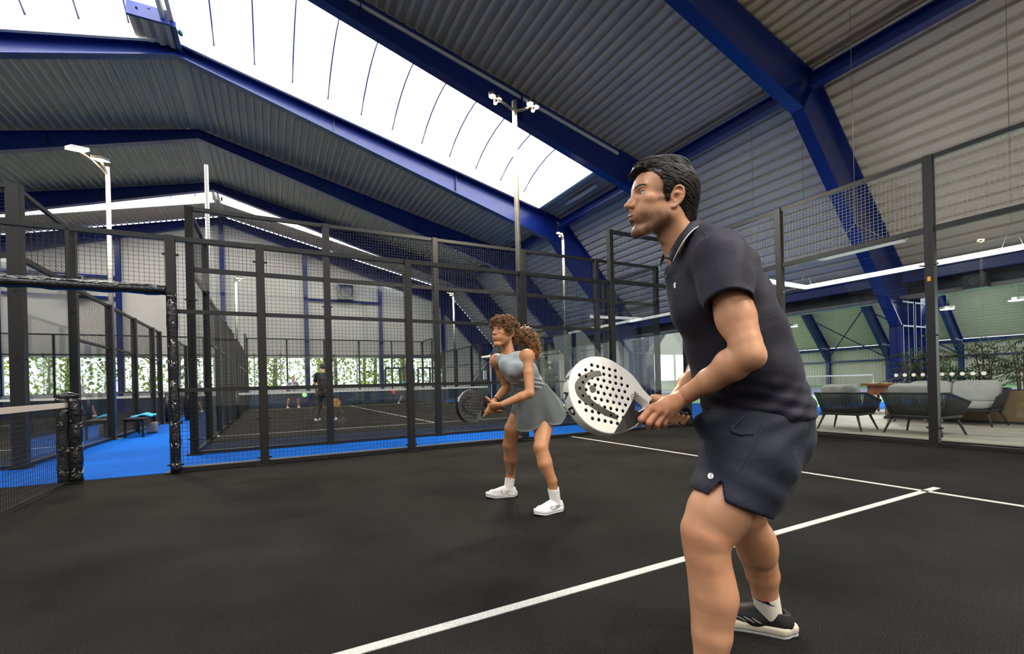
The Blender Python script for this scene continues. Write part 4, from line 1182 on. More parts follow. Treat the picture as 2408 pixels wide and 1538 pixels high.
# legs
hipL = mj(1780, 965, .085); knL = mj(1652, 1252, .155); anL = mj(1672, 1600, .15)
hipR = mj(1790, 965, -.085); knR = mj(1738, 1222, -.115); anR = mj(1800, 1436, -.195)
LP = [mj(1772, 1030, .09), mj(1750, 1090, .105), mj(1695, 1198, .14), mj(1664, 1255, .15), mj(1665, 1310, .15), mj(1680, 1400, .15), mj(1676, 1490, .15), anL]
lf = Field(np.minimum.reduce(LP)-.11, np.maximum.reduce(LP)+.11, .0048)
lf.chain(LP, [.074, .084, .088, .067, .060, .062, .053, .036], .012)
lf.ell(mj(1630, 1243, .155), (.026, .034, .040), .03); lf.ell(mj(1636, 1285, .15), (.026, .034, .030), .03)
lf.ell(mj(1702, 1240, .16), (.030, .045, .045), .03); lf.ell(mj(1690, 1395, .165), (.040, .045, .09), .03)
lf.cone(mj(1634, 1310, .145), mj(1648, 1560, .14), .022, .016, .02)
lf.ell(mj(1658, 1205, .15), (.042, .05, .050), .03)
Vl, Ql = lf.nets(); Vl = relax(Vl, Ql, 1, .4)
Tl = np.ones((len(Vl), 3)); kr = np.clip(np.exp(-((Vl-mj(1635, 1275, .19))**2).sum(1)/.004), 0, 1)[:, None]*.35
Tl = Tl*(1-kr)+kr*np.array([.95, .70, .66]); body.add(Vl, Ql, Tl)
heelR = at_z(1868, 1497, 0); toeR = heelR+.300*np.array([math.cos(math.radians(126)), math.sin(math.radians(126)), 0])
ankR = heelR+(toeR-heelR)*.27+UP*.085; latR = (ankR-MAN0)@ML
RP = [mj(1790, 1040, -.085), mj(1748, 1210, -.125), mj(1780, 1298, latR*.8), mj(1793, 1350, latR*.92), mj(1799, 1398, latR), ankR]
gf = Field(np.minimum.reduce(RP)-.10, np.maximum.reduce(RP)+.10, .0052)
gf.chain(RP, [.074, .068, .066, .057, .044, .038], .012); gf.ell(mj(1800, 1290, -.145), (.035, .045, .075), .03)
Vg, Qg = gf.nets(); Vg = relax(Vg, Qg, 1, .4); body.add(Vg, Qg)
# trunk under the clothes
sp = [mj(1782, 985, 0), mj(1755, 890, 0), mj(1712, 740, 0), mj(1672, 630, 0)]
SQ = MF[:, None]*MF[None]+UP[:, None]*UP[None]+.78*ML[:, None]*ML[None]
tf = Field(np.minimum.reduce(sp)-.28, np.maximum.reduce(sp)+.28, .012)
tf.chain(sp, [.100, .092, .100, .07], .03, M=SQ); tf.cone(shL, shR, .04, .04, .03)
Vt, Qt = tf.nets(); body.add(Vt, Qt)
body_o = body.build('body', skin_m, man)
eyes(body_o, place_head, 'eye')

# polo shirt
sh = Field((3.47-.55, -.815-.50, .80), (3.47+.50, -.815+.55, 1.62), .0048)
sp2 = [mj(1784, 1000, .0), mj(1778, 970, 0), mj(1750, 880, 0), mj(1722, 790, 0), mj(1700, 715, 0), mj(1682, 650, 0), mj(1668, 612, 0)]
sh.chain(sp2, [.150, .150, .150, .147, .136, .116, .088], .015, M=SQ)
sh.cone(shL+UP*.000, shR+UP*.002, .058, .060, .05)
sh.ell(mj(1698, 645, .07), (.080, .085, .10), .05); sh.ell(mj(1697, 655, -.09), (.075, .08, .10), .05)
sh.ell(mj(1640, 710, .07), (.065, .085, .10), .05); sh.ell(mj(1640, 710, -.07), (.065, .085, .10), .05)
sh.cone(mj(1606, 642, 0), mj(1640, 730, 0), .058, .085, .04)
sh.cone(mj(1652, 582, .05), shL, .050, .055, .06)
sh.cone(mj(1628, 592, 0), mj(1668, 650, 0), .064, .10, .04)
sh.cone(mj(1640, 580, 0), mj(1690, 592, .09), .046, .050, .05); sh.cone(mj(1640, 580, 0), mj(1690, 600, -.10), .046, .050, .05)
sl_end = mj(1715, 712, .238); sd = sl_end-shL; sd /= np.linalg.norm(sd)
sh.chain([shL, shL+(sl_end-shL)*.5, sl_end+sd*.03], [.058, .063, .064], .045)
slR = shR+(elR-shR)*.45; sdr = (slR-shR)/np.linalg.norm(slR-shR); sh.chain([shR, slR+sdr*.03], [.060, .066], .035)
# wrinkles across the waist and under the arm
pts_w = np.stack(np.meshgrid(*sh.ax, indexing='ij'), -1) if False else None
X_, Y_, Z_ = sh.ax[0][:, None, None], sh.ax[1][None, :, None], sh.ax[2][None, None, :]
fw = (X_-MAN0[0])*MF[0]+(Y_-MAN0[1])*MF[1]; la = (X_-MAN0[0])*ML[0]+(Y_-MAN0[1])*ML[1]
low_w = np.clip((1.02-Z_)/.12, 0, 1)
sh.F += (low_w*(.0030*np.sin(95*Z_+22*fw+6*np.sin(9*fw+4*la))+.0022*np.sin(150*Z_-30*fw+18*la)) + .0022*np.sin(26*fw-30*Z_+16*la)*np.clip((Z_-.98)/.1, 0, 1)).astype(np.float32)
sh.F += (.0028*np.sin(60*fw+34*Z_)*np.clip((Z_-1.15)/.1, 0, 1)*np.clip((la-.02)/.05, 0, 1)).astype(np.float32)
sh.cut(mj(1780, 981, 0), (-.05*MF-UP), .004)
sh.cone(sl_end-sd*.010, sl_end+sd*.10, .0555, .057, .003, 'sub')
# sleeve end planes, limited to the sleeves
def cut_local(fl, p, n, c, R_, k=.0):
    g = fl.sub(np.asarray(c)-R_, np.asarray(c)+R_)
    if g is None: return
    s_, x, y, z = g; d = (x-p[0])*n[0]+(y-p[1])*n[1]+(z-p[2])*n[2]; m = np.sqrt((x-c[0])**2+(y-c[1])**2+(z-c[2])**2) < R_
    fl.F[s_] = np.where(m, np.maximum(fl.F[s_], d), fl.F[s_])
g = sh.sub(sl_end-.13, sl_end+.13)
s_, x_, y_, z_ = g; d_ = (x_-sl_end[0])*sd[0]+(y_-sl_end[1])*sd[1]+(z_-sl_end[2])*sd[2]
axd = np.sqrt((x_-sl_end[0]-d_*sd[0])**2+(y_-sl_end[1]-d_*sd[1])**2+(z_-sl_end[2]-d_*sd[2])**2); outl = ((x_-MAN0[0])*ML[0]+(y_-MAN0[1])*ML[1]) > .165
sh.F[s_] = np.where((axd < .092) & outl, np.maximum(sh.F[s_], d_), sh.F[s_])
g = sh.sub(slR-.13, slR+.13); s_, x_, y_, z_ = g; d_ = (x_-slR[0])*sdr[0]+(y_-slR[1])*sdr[1]+(z_-slR[2])*sdr[2]
axd = np.sqrt((x_-slR[0]-d_*sdr[0])**2+(y_-slR[1]-d_*sdr[1])**2+(z_-slR[2]-d_*sdr[2])**2); outl = ((x_-MAN0[0])*ML[0]+(y_-MAN0[1])*ML[1]) < -.20
sh.F[s_] = np.where((axd < .09) & outl, np.maximum(sh.F[s_], d_), sh.F[s_])
# neck opening
sh.cone(mj(1612, 530, 0), mj(1634, 600, 0), .058, .055, .006, 'sub'); sh.cone(mj(1582, 590, 0), mj(1562, 645, 0), .034, .006, .006, 'sub')
Vs, Qs = sh.nets(); Vs = relax(Vs, Qs, 1, .35)
shirt = Pile().add(Vs, Qs).build('shirt', navy_shirt, man)
# collar leaves with white piping
white_pipe = material('piping_white', (.82, .82, .84), .6)
inner = [(1646, 516, .0), (1634, 512, .030), (1618, 524, .055), (1600, 548, .064), (1582, 578, .056), (1566, 604, .030)]
outer = [(1660, 530, .0), (1652, 528, .052), (1632, 538, .086), (1612, 560, .104), (1595, 588, .094), (1582, 616, .066)]
for sgn in (1, -1):
    fine = lambda L_: [tuple(np.interp(q, np.arange(len(L_)), [c[i] for c in L_]) for i in range(3)) for q in np.linspace(0, len(L_)-1, 21)]
    def sm(L_):
        L_ = np.array(fine(L_)); 
        for _ in range(6): L_[1:-1] = .5*L_[1:-1]+.25*(L_[:-2]+L_[2:])
        return L_
    I = [mj(*q) if sgn > 0 else mirror(mj(*q)) for q in sm(inner)]; O = [mj(*q) if sgn > 0 else mirror(mj(*q)) for q in sm(outer)]
    b = MB(); n = len(I)
    mids = [(a+c)/2+UP*.004 for a, c in zip(I, O)]
    top = [p for i in range(n) for p in (I[i], mids[i], O[i])]
    dn = [p-UP*.004-(.003*ML*sgn) for p in top]; v = top+dn; m = len(top); f = []
    for i in range(n-1):
        for j in range(2):
            a = 3*i+j; f += [(a, a+1, a+4, a+3), (m+a+3, m+a+4, m+a+1, m+a)]
    for i in range(n-1): f += [(3*i+2, m+3*i+2, m+3*i+5, 3*i+5), (3*i+3, m+3*i+3, m+3*i, 3*i)]
    f += [(3*n-3, m+3*n-3, m+3*n-2, 3*n-2), (3*n-2, m+3*n-2, m+3*n-1, 3*n-1)]
    if sgn < 0: f = [q[::-1] for q in f]
    b.add(v, f, 0, True); c = b.build('collar', navy_shirt, shirt)
    MB().tube([p+UP*.001 for p in O], .0016, 6).build('piping', white_pipe, shirt)
# stitched seams and prints
seam(sh, [(1656, 546), (1680, 610), (1712, 690)], .0009, 'seam', navy_shirt, shirt)
seam(sh, [(1660, 722), (1700, 696), (1735, 682), (1766, 680)], .0008, 'seam', navy_shirt, shirt)
def crescent_disc(cx, cy, rx, ry, mat, fl, parent, name='print'):
    """round white print with a curved slit"""
    n = 18; R_ = []; Lf = []
    for k in range(n+1):
        a = -math.pi/2+math.pi*k/n; R_.append((cx+rx*math.cos(a)*1.0, cy+ry*math.sin(a)))
    cut_x = lambda y: .28*math.cos(y*1.35)*-1.0+.32
    left = [(cx-rx*math.cos(a), cy+ry*math.sin(a)) for a in np.linspace(-math.pi/2, math.pi/2, n+1)]
    curve1 = [(cx+rx*(cut_x(s)-.09), cy+ry*s) for s in np.linspace(.93, -.93, n)]; curve2 = [(cx+rx*(cut_x(s)+.09), cy+ry*s) for s in np.linspace(.90, -.90, n)]
    surface_shape(fl, [left+curve1], name, mat, parent)
    surface_shape(fl, [R_[1:-1]+curve2], name, mat, parent)
surface_shape(sh, [[(1587.5+2.6*math.cos(a), 671+7*math.sin(a)) for a in np.linspace(math.pi/2, math.pi*1.5, 10)]+[(1589.0, 664.5), (1590.2, 667), (1588.6, 671), (1590.2, 675)]], 'print', white_pipe, shirt)

# shorts
so = Field((3.47-.45, -.815-.45, .50), (3.47+.45, -.815+.45, .96), .0050)
so.chain([mj(1784, 940, 0), mj(1786, 985, 0), mj(1786, 1025, 0)], [.128, .138, .142], .02, M=SQ)
SQ2 = MF[:, None]*MF[None]+UP[:, None]*UP[None]+.92*ML[:, None]*ML[None]
hemL = mj(1711, 1182, .125); hd_ = hemL-mj(1757, 1080, .09); hd_ /= np.linalg.norm(hd_)
so.chain([mj(1776, 1015, .06), mj(1758, 1080, .085), mj(1733, 1145, .11), hemL, hemL+hd_*.06], [.136, .136, .124, .114, .112], .015, M=SQ2)
hemR = mj(1756, 1175, -.115); hr_ = hemR-mj(1790, 1000, -.08); hr_ /= np.linalg.norm(hr_)
so.chain([mj(1792, 1015, -.06), mj(1780, 1090, -.09), hemR+hr_*.05], [.132, .124, .106], .02, M=SQ2)
so.ell(mj(1690, 1000, .03), (.06, .09, .05), .04)
X_, Y_, Z_ = so.ax[0][:, None, None], so.ax[1][None, :, None], so.ax[2][None, None, :]
fw = (X_-MAN0[0])*MF[0]+(Y_-MAN0[1])*MF[1]; la = (X_-MAN0[0])*ML[0]+(Y_-MAN0[1])*ML[1]
so.F += (.0013*np.sin(42*fw+30*Z_+8*np.sin(14*Z_))+.0020*np.sin(70*Z_+34*fw+20*la)*np.clip((Z_-.75)/.1, 0, 1)).astype(np.float32)
def leg_end(p, n, sgn):
    d = (X_-p[0])*n[0]+(Y_-p[1])*n[1]+(Z_-p[2])*n[2]; side_ = (la > -.012) if sgn > 0 else (la < -.012)
    so.F[...] = np.where(side_ & (Z_ < .80), np.maximum(so.F, d), so.F)
e1, e2 = mj(1625, 1149, .20), mj(1797, 1215, .20); nL = np.cross(e2-e1, ML+.06*UP); nL *= -np.sign(nL[2]); nL /= np.linalg.norm(nL); leg_end(e1, nL, 1)
leg_end(hemR, hr_, -1)
so.cone(hemL-hd_*.03, hemL+hd_*.12, .100, .104, .004, 'sub', M=SQ2); so.cone(hemR-hr_*.03, hemR+hr_*.1, .094, .096, .004, 'sub')
# side slit: a wedge between two sight planes
tri = [ray_through(*q) for q in ((1696, 1131), (1664, 1161), (1705, 1188))]; cen = sum(tri)/3; dw = None
for i in range(3):
    n_ = np.cross(tri[i], tri[(i+1) % 3]); n_ /= np.linalg.norm(n_)
    if n_@cen > 0: n_ = -n_
    d = (X_-CAM[0])*n_[0]+(Y_-CAM[1])*n_[1]+(Z_-CAM[2])*n_[2]; dw = d if dw is None else np.maximum(dw, d)
so.F = np.where(la > .10, np.maximum(so.F, -dw), so.F).astype(np.float32)
so.cut(mj(1785, 955, 0), UP)
Vh, Qh = so.nets(); Vh = relax(Vh, Qh, 1, .35)
shorts = Pile().add(Vh, Qh).build('shorts', navy_short, man)
crescent_disc(1671.5, 1119.5, 7.0, 7.2, white_pipe, so, shorts)
seam(so, [(1792, 992), (1772, 1060), (1738, 1112)], .0009, 'seam', navy_short, shorts)
pk = [hit_field(so, x, y, .003)[0] for x, y in ((1752, 978), (1738, 994), (1722, 1006), (1724, 1016), (1742, 1023), (1774, 1021))]
pk = [p for p in pk if p is not None]
if len(pk) > 3: MB().tube(pk, [.001, .004, .006, .006, .004, .001][:len(pk)], 8).build('pocket', navy_short, shorts)

# hair swept back
hair_m = hair_material('hair_dark_brown', (.016, .012, .010), .42)
hr = Field((-.15, -.115, -.10), (.135, .115, .19), .0026)
hr.ell((-.012, 0, .060), (.104, .0835, .090), .02); hr.ell((.012, 0, .058), (.070, .0800, .070), .015)
hr.ell((-.062, 0, .010), (.050, .066, .080), .03); hr.ell((-.070, 0, -.045), (.036, .055, .046), .02)
hr.ell((.045, 0, .122), (.052, .056, .026), .025); hr.ell((.085, 0, .108), (.022, .042, .020), .018); hr.ell((-.02, 0, .130), (.06, .06, .025), .02)
for s in (-1, 1): hr.cone((.018, s*.068, .035), (.012, s*.066, .000), .013, .009, .012)
xs, ys, zs = hr.ax[0][:, None, None], hr.ax[1][None, :, None], hr.ax[2][None, None, :]
ay = np.abs(ys)
xh = np.interp(hr.ax[2], [-.10, -.022, -.018, .0, .02, .045, .065, .085, .098, .112, .13, .2], [-.030, -.030, .018, .023, .028, .034, .044, .060, .084, .11, .13, .2])[None, None, :]
hr.F = np.maximum(hr.F, xs-xh+0*ys).astype(np.float32)
for s in (-1, 1):
    hr.ell((-.008, s*.086, -.004), (.026, .022, .038), .004, 'sub'); hr.cone((.0, s*.075, -.03), (-.012, s*.07, -.08), .020, .028, .004, 'sub')
Vq, Qq = hr.nets(); Nq = normals(Vq, Qq)
Vq = Vq+Nq*(.0016*wob(Vq*np.array([.35, 1.3, 1.0]), 3, 260))[:, None]
base = Pile().add(place_head(Vq), Qq).build('hair', hair_m, body_o)
n = 3000; sel = nrng.choice(len(Vq), n); p = Vq[sel].copy(); keep = (p[:, 0] < .095); p = p[keep]; n = len(p); m = 11
paths = np.zeros((n, m, 3)); ph = nrng.uniform(0, 6.28, n); ln_ = nrng.uniform(.003, .0062, n)
for j in range(m):
    paths[:, j] = p
    g = hr.grad(p); dirn = np.stack([-np.ones(n), .10*np.sin(ph+9*p[:, 0]*10), .25*np.sin(ph*1.7+j*.55)-.9*np.clip(-(p[:, 0]+.03)/.06, 0, 1.3)-.35*(np.abs(p[:, 1]) > .06)], 1)
    dirn[p[:, 0] > .06, 2] += .55
    dirn = dirn-g*(dirn*g).sum(1, keepdims=True); dirn /= np.linalg.norm(dirn, axis=1, keepdims=True)+1e-9
    p = p+dirn*ln_[:, None]; v = hr.sample(np.clip(p, hr.lo+.006, hr.lo+(hr.n-3)*hr.h)); lift = .0012+.0026*math.sin(math.pi*j/(m-1))
    p = p-g*np.clip(v-lift, -.004, .004)[:, None]
rad = nrng.uniform(.0005, .0012, n)[:, None]*np.sin(np.linspace(.35, 3.0, m))[None]
tint = np.ones((n, m, 3))*nrng.uniform(.6, 2.2, n)[:, None, None]
tube_strands(place_head(paths.reshape(-1, 3)).reshape(n, m, 3), rad, 'hair_locks', hair_m, body_o, 4, tint)
# curly fringe locks over the forehead
n2 = 150; base_p = np.stack([nrng.uniform(.066, .098, n2), nrng.uniform(-.05, .05, n2), nrng.uniform(.110, .128, n2)], 1); m2 = 16; tt = np.linspace(0, 1, m2)
paths = np.zeros((n2, m2, 3))
for i in range(n2):
    r0 = nrng.uniform(.003, .006); a0 = nrng.uniform(0, 6.28); L0 = nrng.uniform(.008, .022)
    paths[i] = base_p[i]+np.stack([L0*tt*.6+r0*np.cos(a0+5*tt), r0*.6*np.sin(a0+5*tt), r0*np.sin(a0+5*tt)-.006*tt], 1)
tube_strands(place_head(paths.reshape(-1, 3)).reshape(n2, m2, 3), .0016*np.sin(np.linspace(.3, 3.0, m2))[None]*np.ones((n2, 1)), 'fringe_locks', hair_m, body_o, 4, np.ones((n2, m2, 3))*1.3)
# brows and lashes
for s in (-1, 1):
    nb = 120; tt = np.linspace(0, 1, 5); u = nrng.uniform(0, 1, nb)
    px_ = np.stack([.1005-.018*u**1.6, s*(.012+.036*u), .0425+.0075*np.sin(u*2.4)-.0035*u+nrng.uniform(-.0028, .0028, nb)*(1-.6*u)], 1)
    dr = np.stack([-.25*np.ones(nb), s*np.ones(nb), .35-.8*u], 1); dr /= np.linalg.norm(dr, axis=1, keepdims=True)
    pp = px_[:, None]+dr[:, None]*tt[None, :, None]*.0085; q = pp.reshape(-1, 3)
    for _ in range(3):
        v = hf.sample(q); q = q-hf.grad(q)*(v-.0006)[:, None]
    tube_strands(place_head(q).reshape(nb, 5, 3), .00055*np.linspace(1, .3, 5)[None]*np.ones((nb, 1)), 'eyebrow', hair_m, body_o, 3, np.ones((nb, 5, 3))*1.2)
    le = np.array([(.0935-.006*abs(k)**1.5-.002, s*(.0335+.0115*k), .0282-.0026*k*k) for k in np.linspace(-1, 1, 9)])
    MB().tube(place_head(le), [.0004]+[.0011]*7+[.0004], 5).build('eyelash', hair_m, body_o)

# socks and shoes
def shoe(parent, heel, toe, ankle, width, mats, label=None, lift_heel=0.0, scale=1.0, name='shoe', h=.004):
    """low sports shoe between two floor points; mats = upper, midsole, outsole, lace, stripe"""
    heel = np.asarray(heel, float); toe = np.asarray(toe, float); d = toe-heel; Ln = np.linalg.norm(d[:2]); a = np.array([d[0], d[1], 0])/np.hypot(d[0], d[1]); l = np.array([-a[1], a[0], 0])
    pt = lambda x, y, z: heel+a*x*Ln+l*y*width+UP*z*scale
    root = None
    f = Field(np.minimum(heel, toe)-.09*scale-np.array([0, 0, .02]), np.maximum(heel, toe)+np.array([.09, .09, .20])*scale, h)
    f.chain([pt(.14, 0, .045), pt(.45, 0, .045), pt(.80, 0, .040)], [.038*scale, .040*scale, .034*scale], .03*scale)
    f.cone(pt(.12, 0, .05), pt(.13, 0, .085), .034*scale, .030*scale, .02*scale); f.cone(pt(.30, 0, .075), pt(.62, 0, .050), .034*scale, .030*scale, .03*scale)
    f.cone(pt(.22, 0, .06), np.asarray(ankle), .036*scale, .037*scale, .02*scale)
    f.ell(pt(.84, -.05, .036), (.035*scale,)*3, .02*scale)
    f.cut(pt(0, 0, .028), -UP)
    f.cut(pt(.10, 0, .090), np.array([-.16*a[0], -.16*a[1], 1.0])-.0*a)
    f.cone(pt(.19, 0, .085), pt(.19, 0, .20), .030*scale, .034*scale, .004, 'sub')
    V_, Q_ = f.nets(); V_ = relax(V_, Q_, 1, .4)
    up = Pile().add(V_, Q_).build('shoe', mats[0], parent)
    if label: up['label'] = label
    def sole(z0, z1, grow, mat, nm):
        n = 40; ring = []
        for k in range(n):
            t = 2*math.pi*k/n; cx = .5-.53*math.cos(t); y_ = math.sin(t); wv = np.interp(cx, [-.03, .1, .35, .55, .78, .95, 1.03], [.0, .40, .37, .40, .50, .34, 0.0])
            yv = (1 if y_ > 0 else -1)*wv if abs(y_) > 1e-6 else 0
            if cx < .02 or cx > .98: yv = y_*.46*1.1
            ring.append((cx+grow*(cx-.5), yv*(1+grow)))
        ring2 = []
        b = MB(); lv = np.linspace(0, 1, 4); vs_ = []; fs_ = []
        for j, q in enumerate(lv):
            bul = 1+.035*math.sin(q*math.pi)
            for cx, y_ in ring:
                rise = max(0, cx-.72)*.10+max(0, .10-cx)*.10
                vs_.append(pt(.5+(cx-.5)*bul, y_*2*bul*.54, z0+(z1-z0)*q+rise*(.5 if q < .5 else .6)))
        for j in range(3):
            for k in range(n): fs_.append((j*n+k, j*n+(k+1) % n, (j+1)*n+(k+1) % n, (j+1)*n+k))
        fs_ += [tuple(range(n))[::-1], tuple(range(3*n, 4*n))]
        b.add(vs_, fs_, 0, True); return b.build(nm, mat, up)
    sole(.010, .040, .01, mats[1], 'midsole'); sole(.0, .011, .0, mats[2], 'outsole')
    for k in range(5):
        x_ = .40+.055*k; q0, q1 = pt(x_, .30, .088-.010*k), pt(x_+.02, -.30, .088-.010*k); md = (q0+q1)/2+UP*.022*scale
        MB().tube([q0, md, q1], .0028*scale, 6).build('lace', mats[3], up)
    if len(mats) > 4:
        for s in (-1, 1):
            for k in range(3):
                x_ = .34+.11*k; rows = []
                for q in np.linspace(0, 1, 7):
                    row = []
                    for w_ in (-.5, .5):
                        q_ = pt(x_+.15*q+.055*w_*(.55+.45*math.sin(q*math.pi)), s*.9, .044+.034*q)[None].copy()
                        for _ in range(14):
                            v = f.sample(np.clip(q_, f.lo+.01, f.lo+(f.n-3)*f.h)); q_ = q_-f.grad(np.clip(q_, f.lo+.01, f.lo+(f.n-3)*f.h))*np.clip(v-.0014, -.01, .01)[:, None]
                        row.append(q_[0])
                    rows.append(row)
                vs2 = [p for r_ in rows for p in r_]
                MB().add(vs2, [(2*i, 2*i+1, 2*i+3, 2*i+2) for i in range(6)]).build('stripe', mats[4], up)
    return up
def sock(parent, ankle, top, r0, r1, mat, h=.004, foot=None):
    f = Field(np.minimum(ankle, top)-.09, np.maximum(ankle, top)+.09, h)
    ankle = np.asarray(ankle, float); top = np.asarray(top, float); d = (top-ankle)/np.linalg.norm(top-ankle)
    f.cone(ankle-d*.04, top+d*.05, r0, r1, .01)
    if foot is not None: f.cone(ankle-d*.02, foot, r0*.95, r0*.9, .02)
    f.cut(top, d); f.cone(top-d*.004, top+d*.08, r1*.88, r1*.88, .003, 'sub')
    V_, Q_ = f.nets(); return Pile().add(relax(V_, Q_, 1, .4), Q_).build('sock', mat, parent), f
black_shoe = material('shoe_black', (.008, .008, .009), .55, bump=(160, .3, .002)); cream_sole = material('sole_cream', (.58, .54, .44), .6); grey_sole = material('sole_grey', (.36, .36, .40), .5); stripe_m = material('stripe_grey', (.30, .31, .33), .4)
shoeR = shoe(man, heelR, toeR, heelR+(toeR-heelR)*.26+UP*.09, .105, (black_shoe, cream_sole, grey_sole, black_shoe, stripe_m), None, 0, 1.0)
skR, skf = sock(man, ankR-UP*.012, mj(1798, 1391, latR), .043, .050, sock_m)
# folded figures print on the sock
lg = [(1778, 1409), (1786, 1411), (1790, 1408.5), (1795, 1412), (1799, 1416), (1803, 1413.5), (1808, 1416), (1812, 1421), (1826, 1427.5), (1811, 1424), (1805, 1422), (1800, 1419.5), (1796, 1419), (1790, 1415), (1784, 1413)]
surface_shape(skf, [lg], 'print', black_shoe, skR, .0015)
heelL = np.array([anL[0], anL[1], 0])-MF*.07; toeL = heelL+MF*.30
shoe(man, heelL, toeL, heelL+MF*.066+UP*.09, .105, (black_shoe, cream_sole, grey_sole, black_shoe, stripe_m))
sock(man, heelL+MF*.06+UP*.075, heelL+MF*.065+UP*.17, .043, .046, sock_m)
# ---------------------------------------------------------------- rackets
def curve_mesh(loops, extrude=.0, bevel=.0, name='outline'):
    """filled flat outline (2D loops, holes allowed) with optional thickness, as mesh data"""
    cu = bpy.data.curves.new(name, 'CURVE'); cu.dimensions = '2D'; cu.fill_mode = 'BOTH'; cu.extrude = extrude; cu.bevel_depth = bevel; cu.bevel_resolution = 2
    for lp in loops:
        sp_ = cu.splines.new('POLY'); sp_.points.add(len(lp)-1); sp_.use_cyclic_u = True
        for i, (x, y) in enumerate(lp): sp_.points[i].co = (x, y, 0, 1)
    o = bpy.data.objects.new(name, cu); col.objects.link(o)
    me = bpy.data.meshes.new_from_object(o.evaluated_get(bpy.context.evaluated_depsgraph_get()))
    bpy.data.objects.remove(o); bpy.data.curves.remove(cu)
    return me
def text_mesh(body, size, align='CENTER', bold=0.0):
    cu = bpy.data.curves.new('lettering', 'FONT'); cu.body = body; cu.size = size; cu.align_x = align; cu.align_y = 'CENTER'; cu.offset = bold
    o = bpy.data.objects.new('lettering', cu); col.objects.link(o)
    me = bpy.data.meshes.new_from_object(o.evaluated_get(bpy.context.evaluated_depsgraph_get()))
    bpy.data.objects.remove(o); bpy.data.curves.remove(cu)
    return me
def circle(cx, cy, r, n=18): return [(cx+r*math.cos(2*math.pi*k/n), cy+r*math.sin(2*math.pi*k/n)) for k in range(n)]
def spline2(pts, n=8):
    """Catmull-Rom through 2D points"""
    P_ = np.array([pts[0]]+list(pts)+[pts[-1]], float); out = []
    for i in range(1, len(P_)-2):
        for t in np.linspace(0, 1, n, endpoint=False):
            a, b, c, d = P_[i-1:i+3]; out.append(tuple(.5*((2*b)+(-a+c)*t+(2*a-5*b+4*c-d)*t*t+(-a+3*b-3*c+d)*t**3)))
    return out+[tuple(P_[-2])]
RACKET_HOLES = []
for k, cnt_ in enumerate([5, 7, 9, 8, 9, 8, 9, 7, 5]):
    for j in range(cnt_): RACKET_HOLES.append((.324+(j-(cnt_-1)/2)*.0216, (4-k)*.0222))
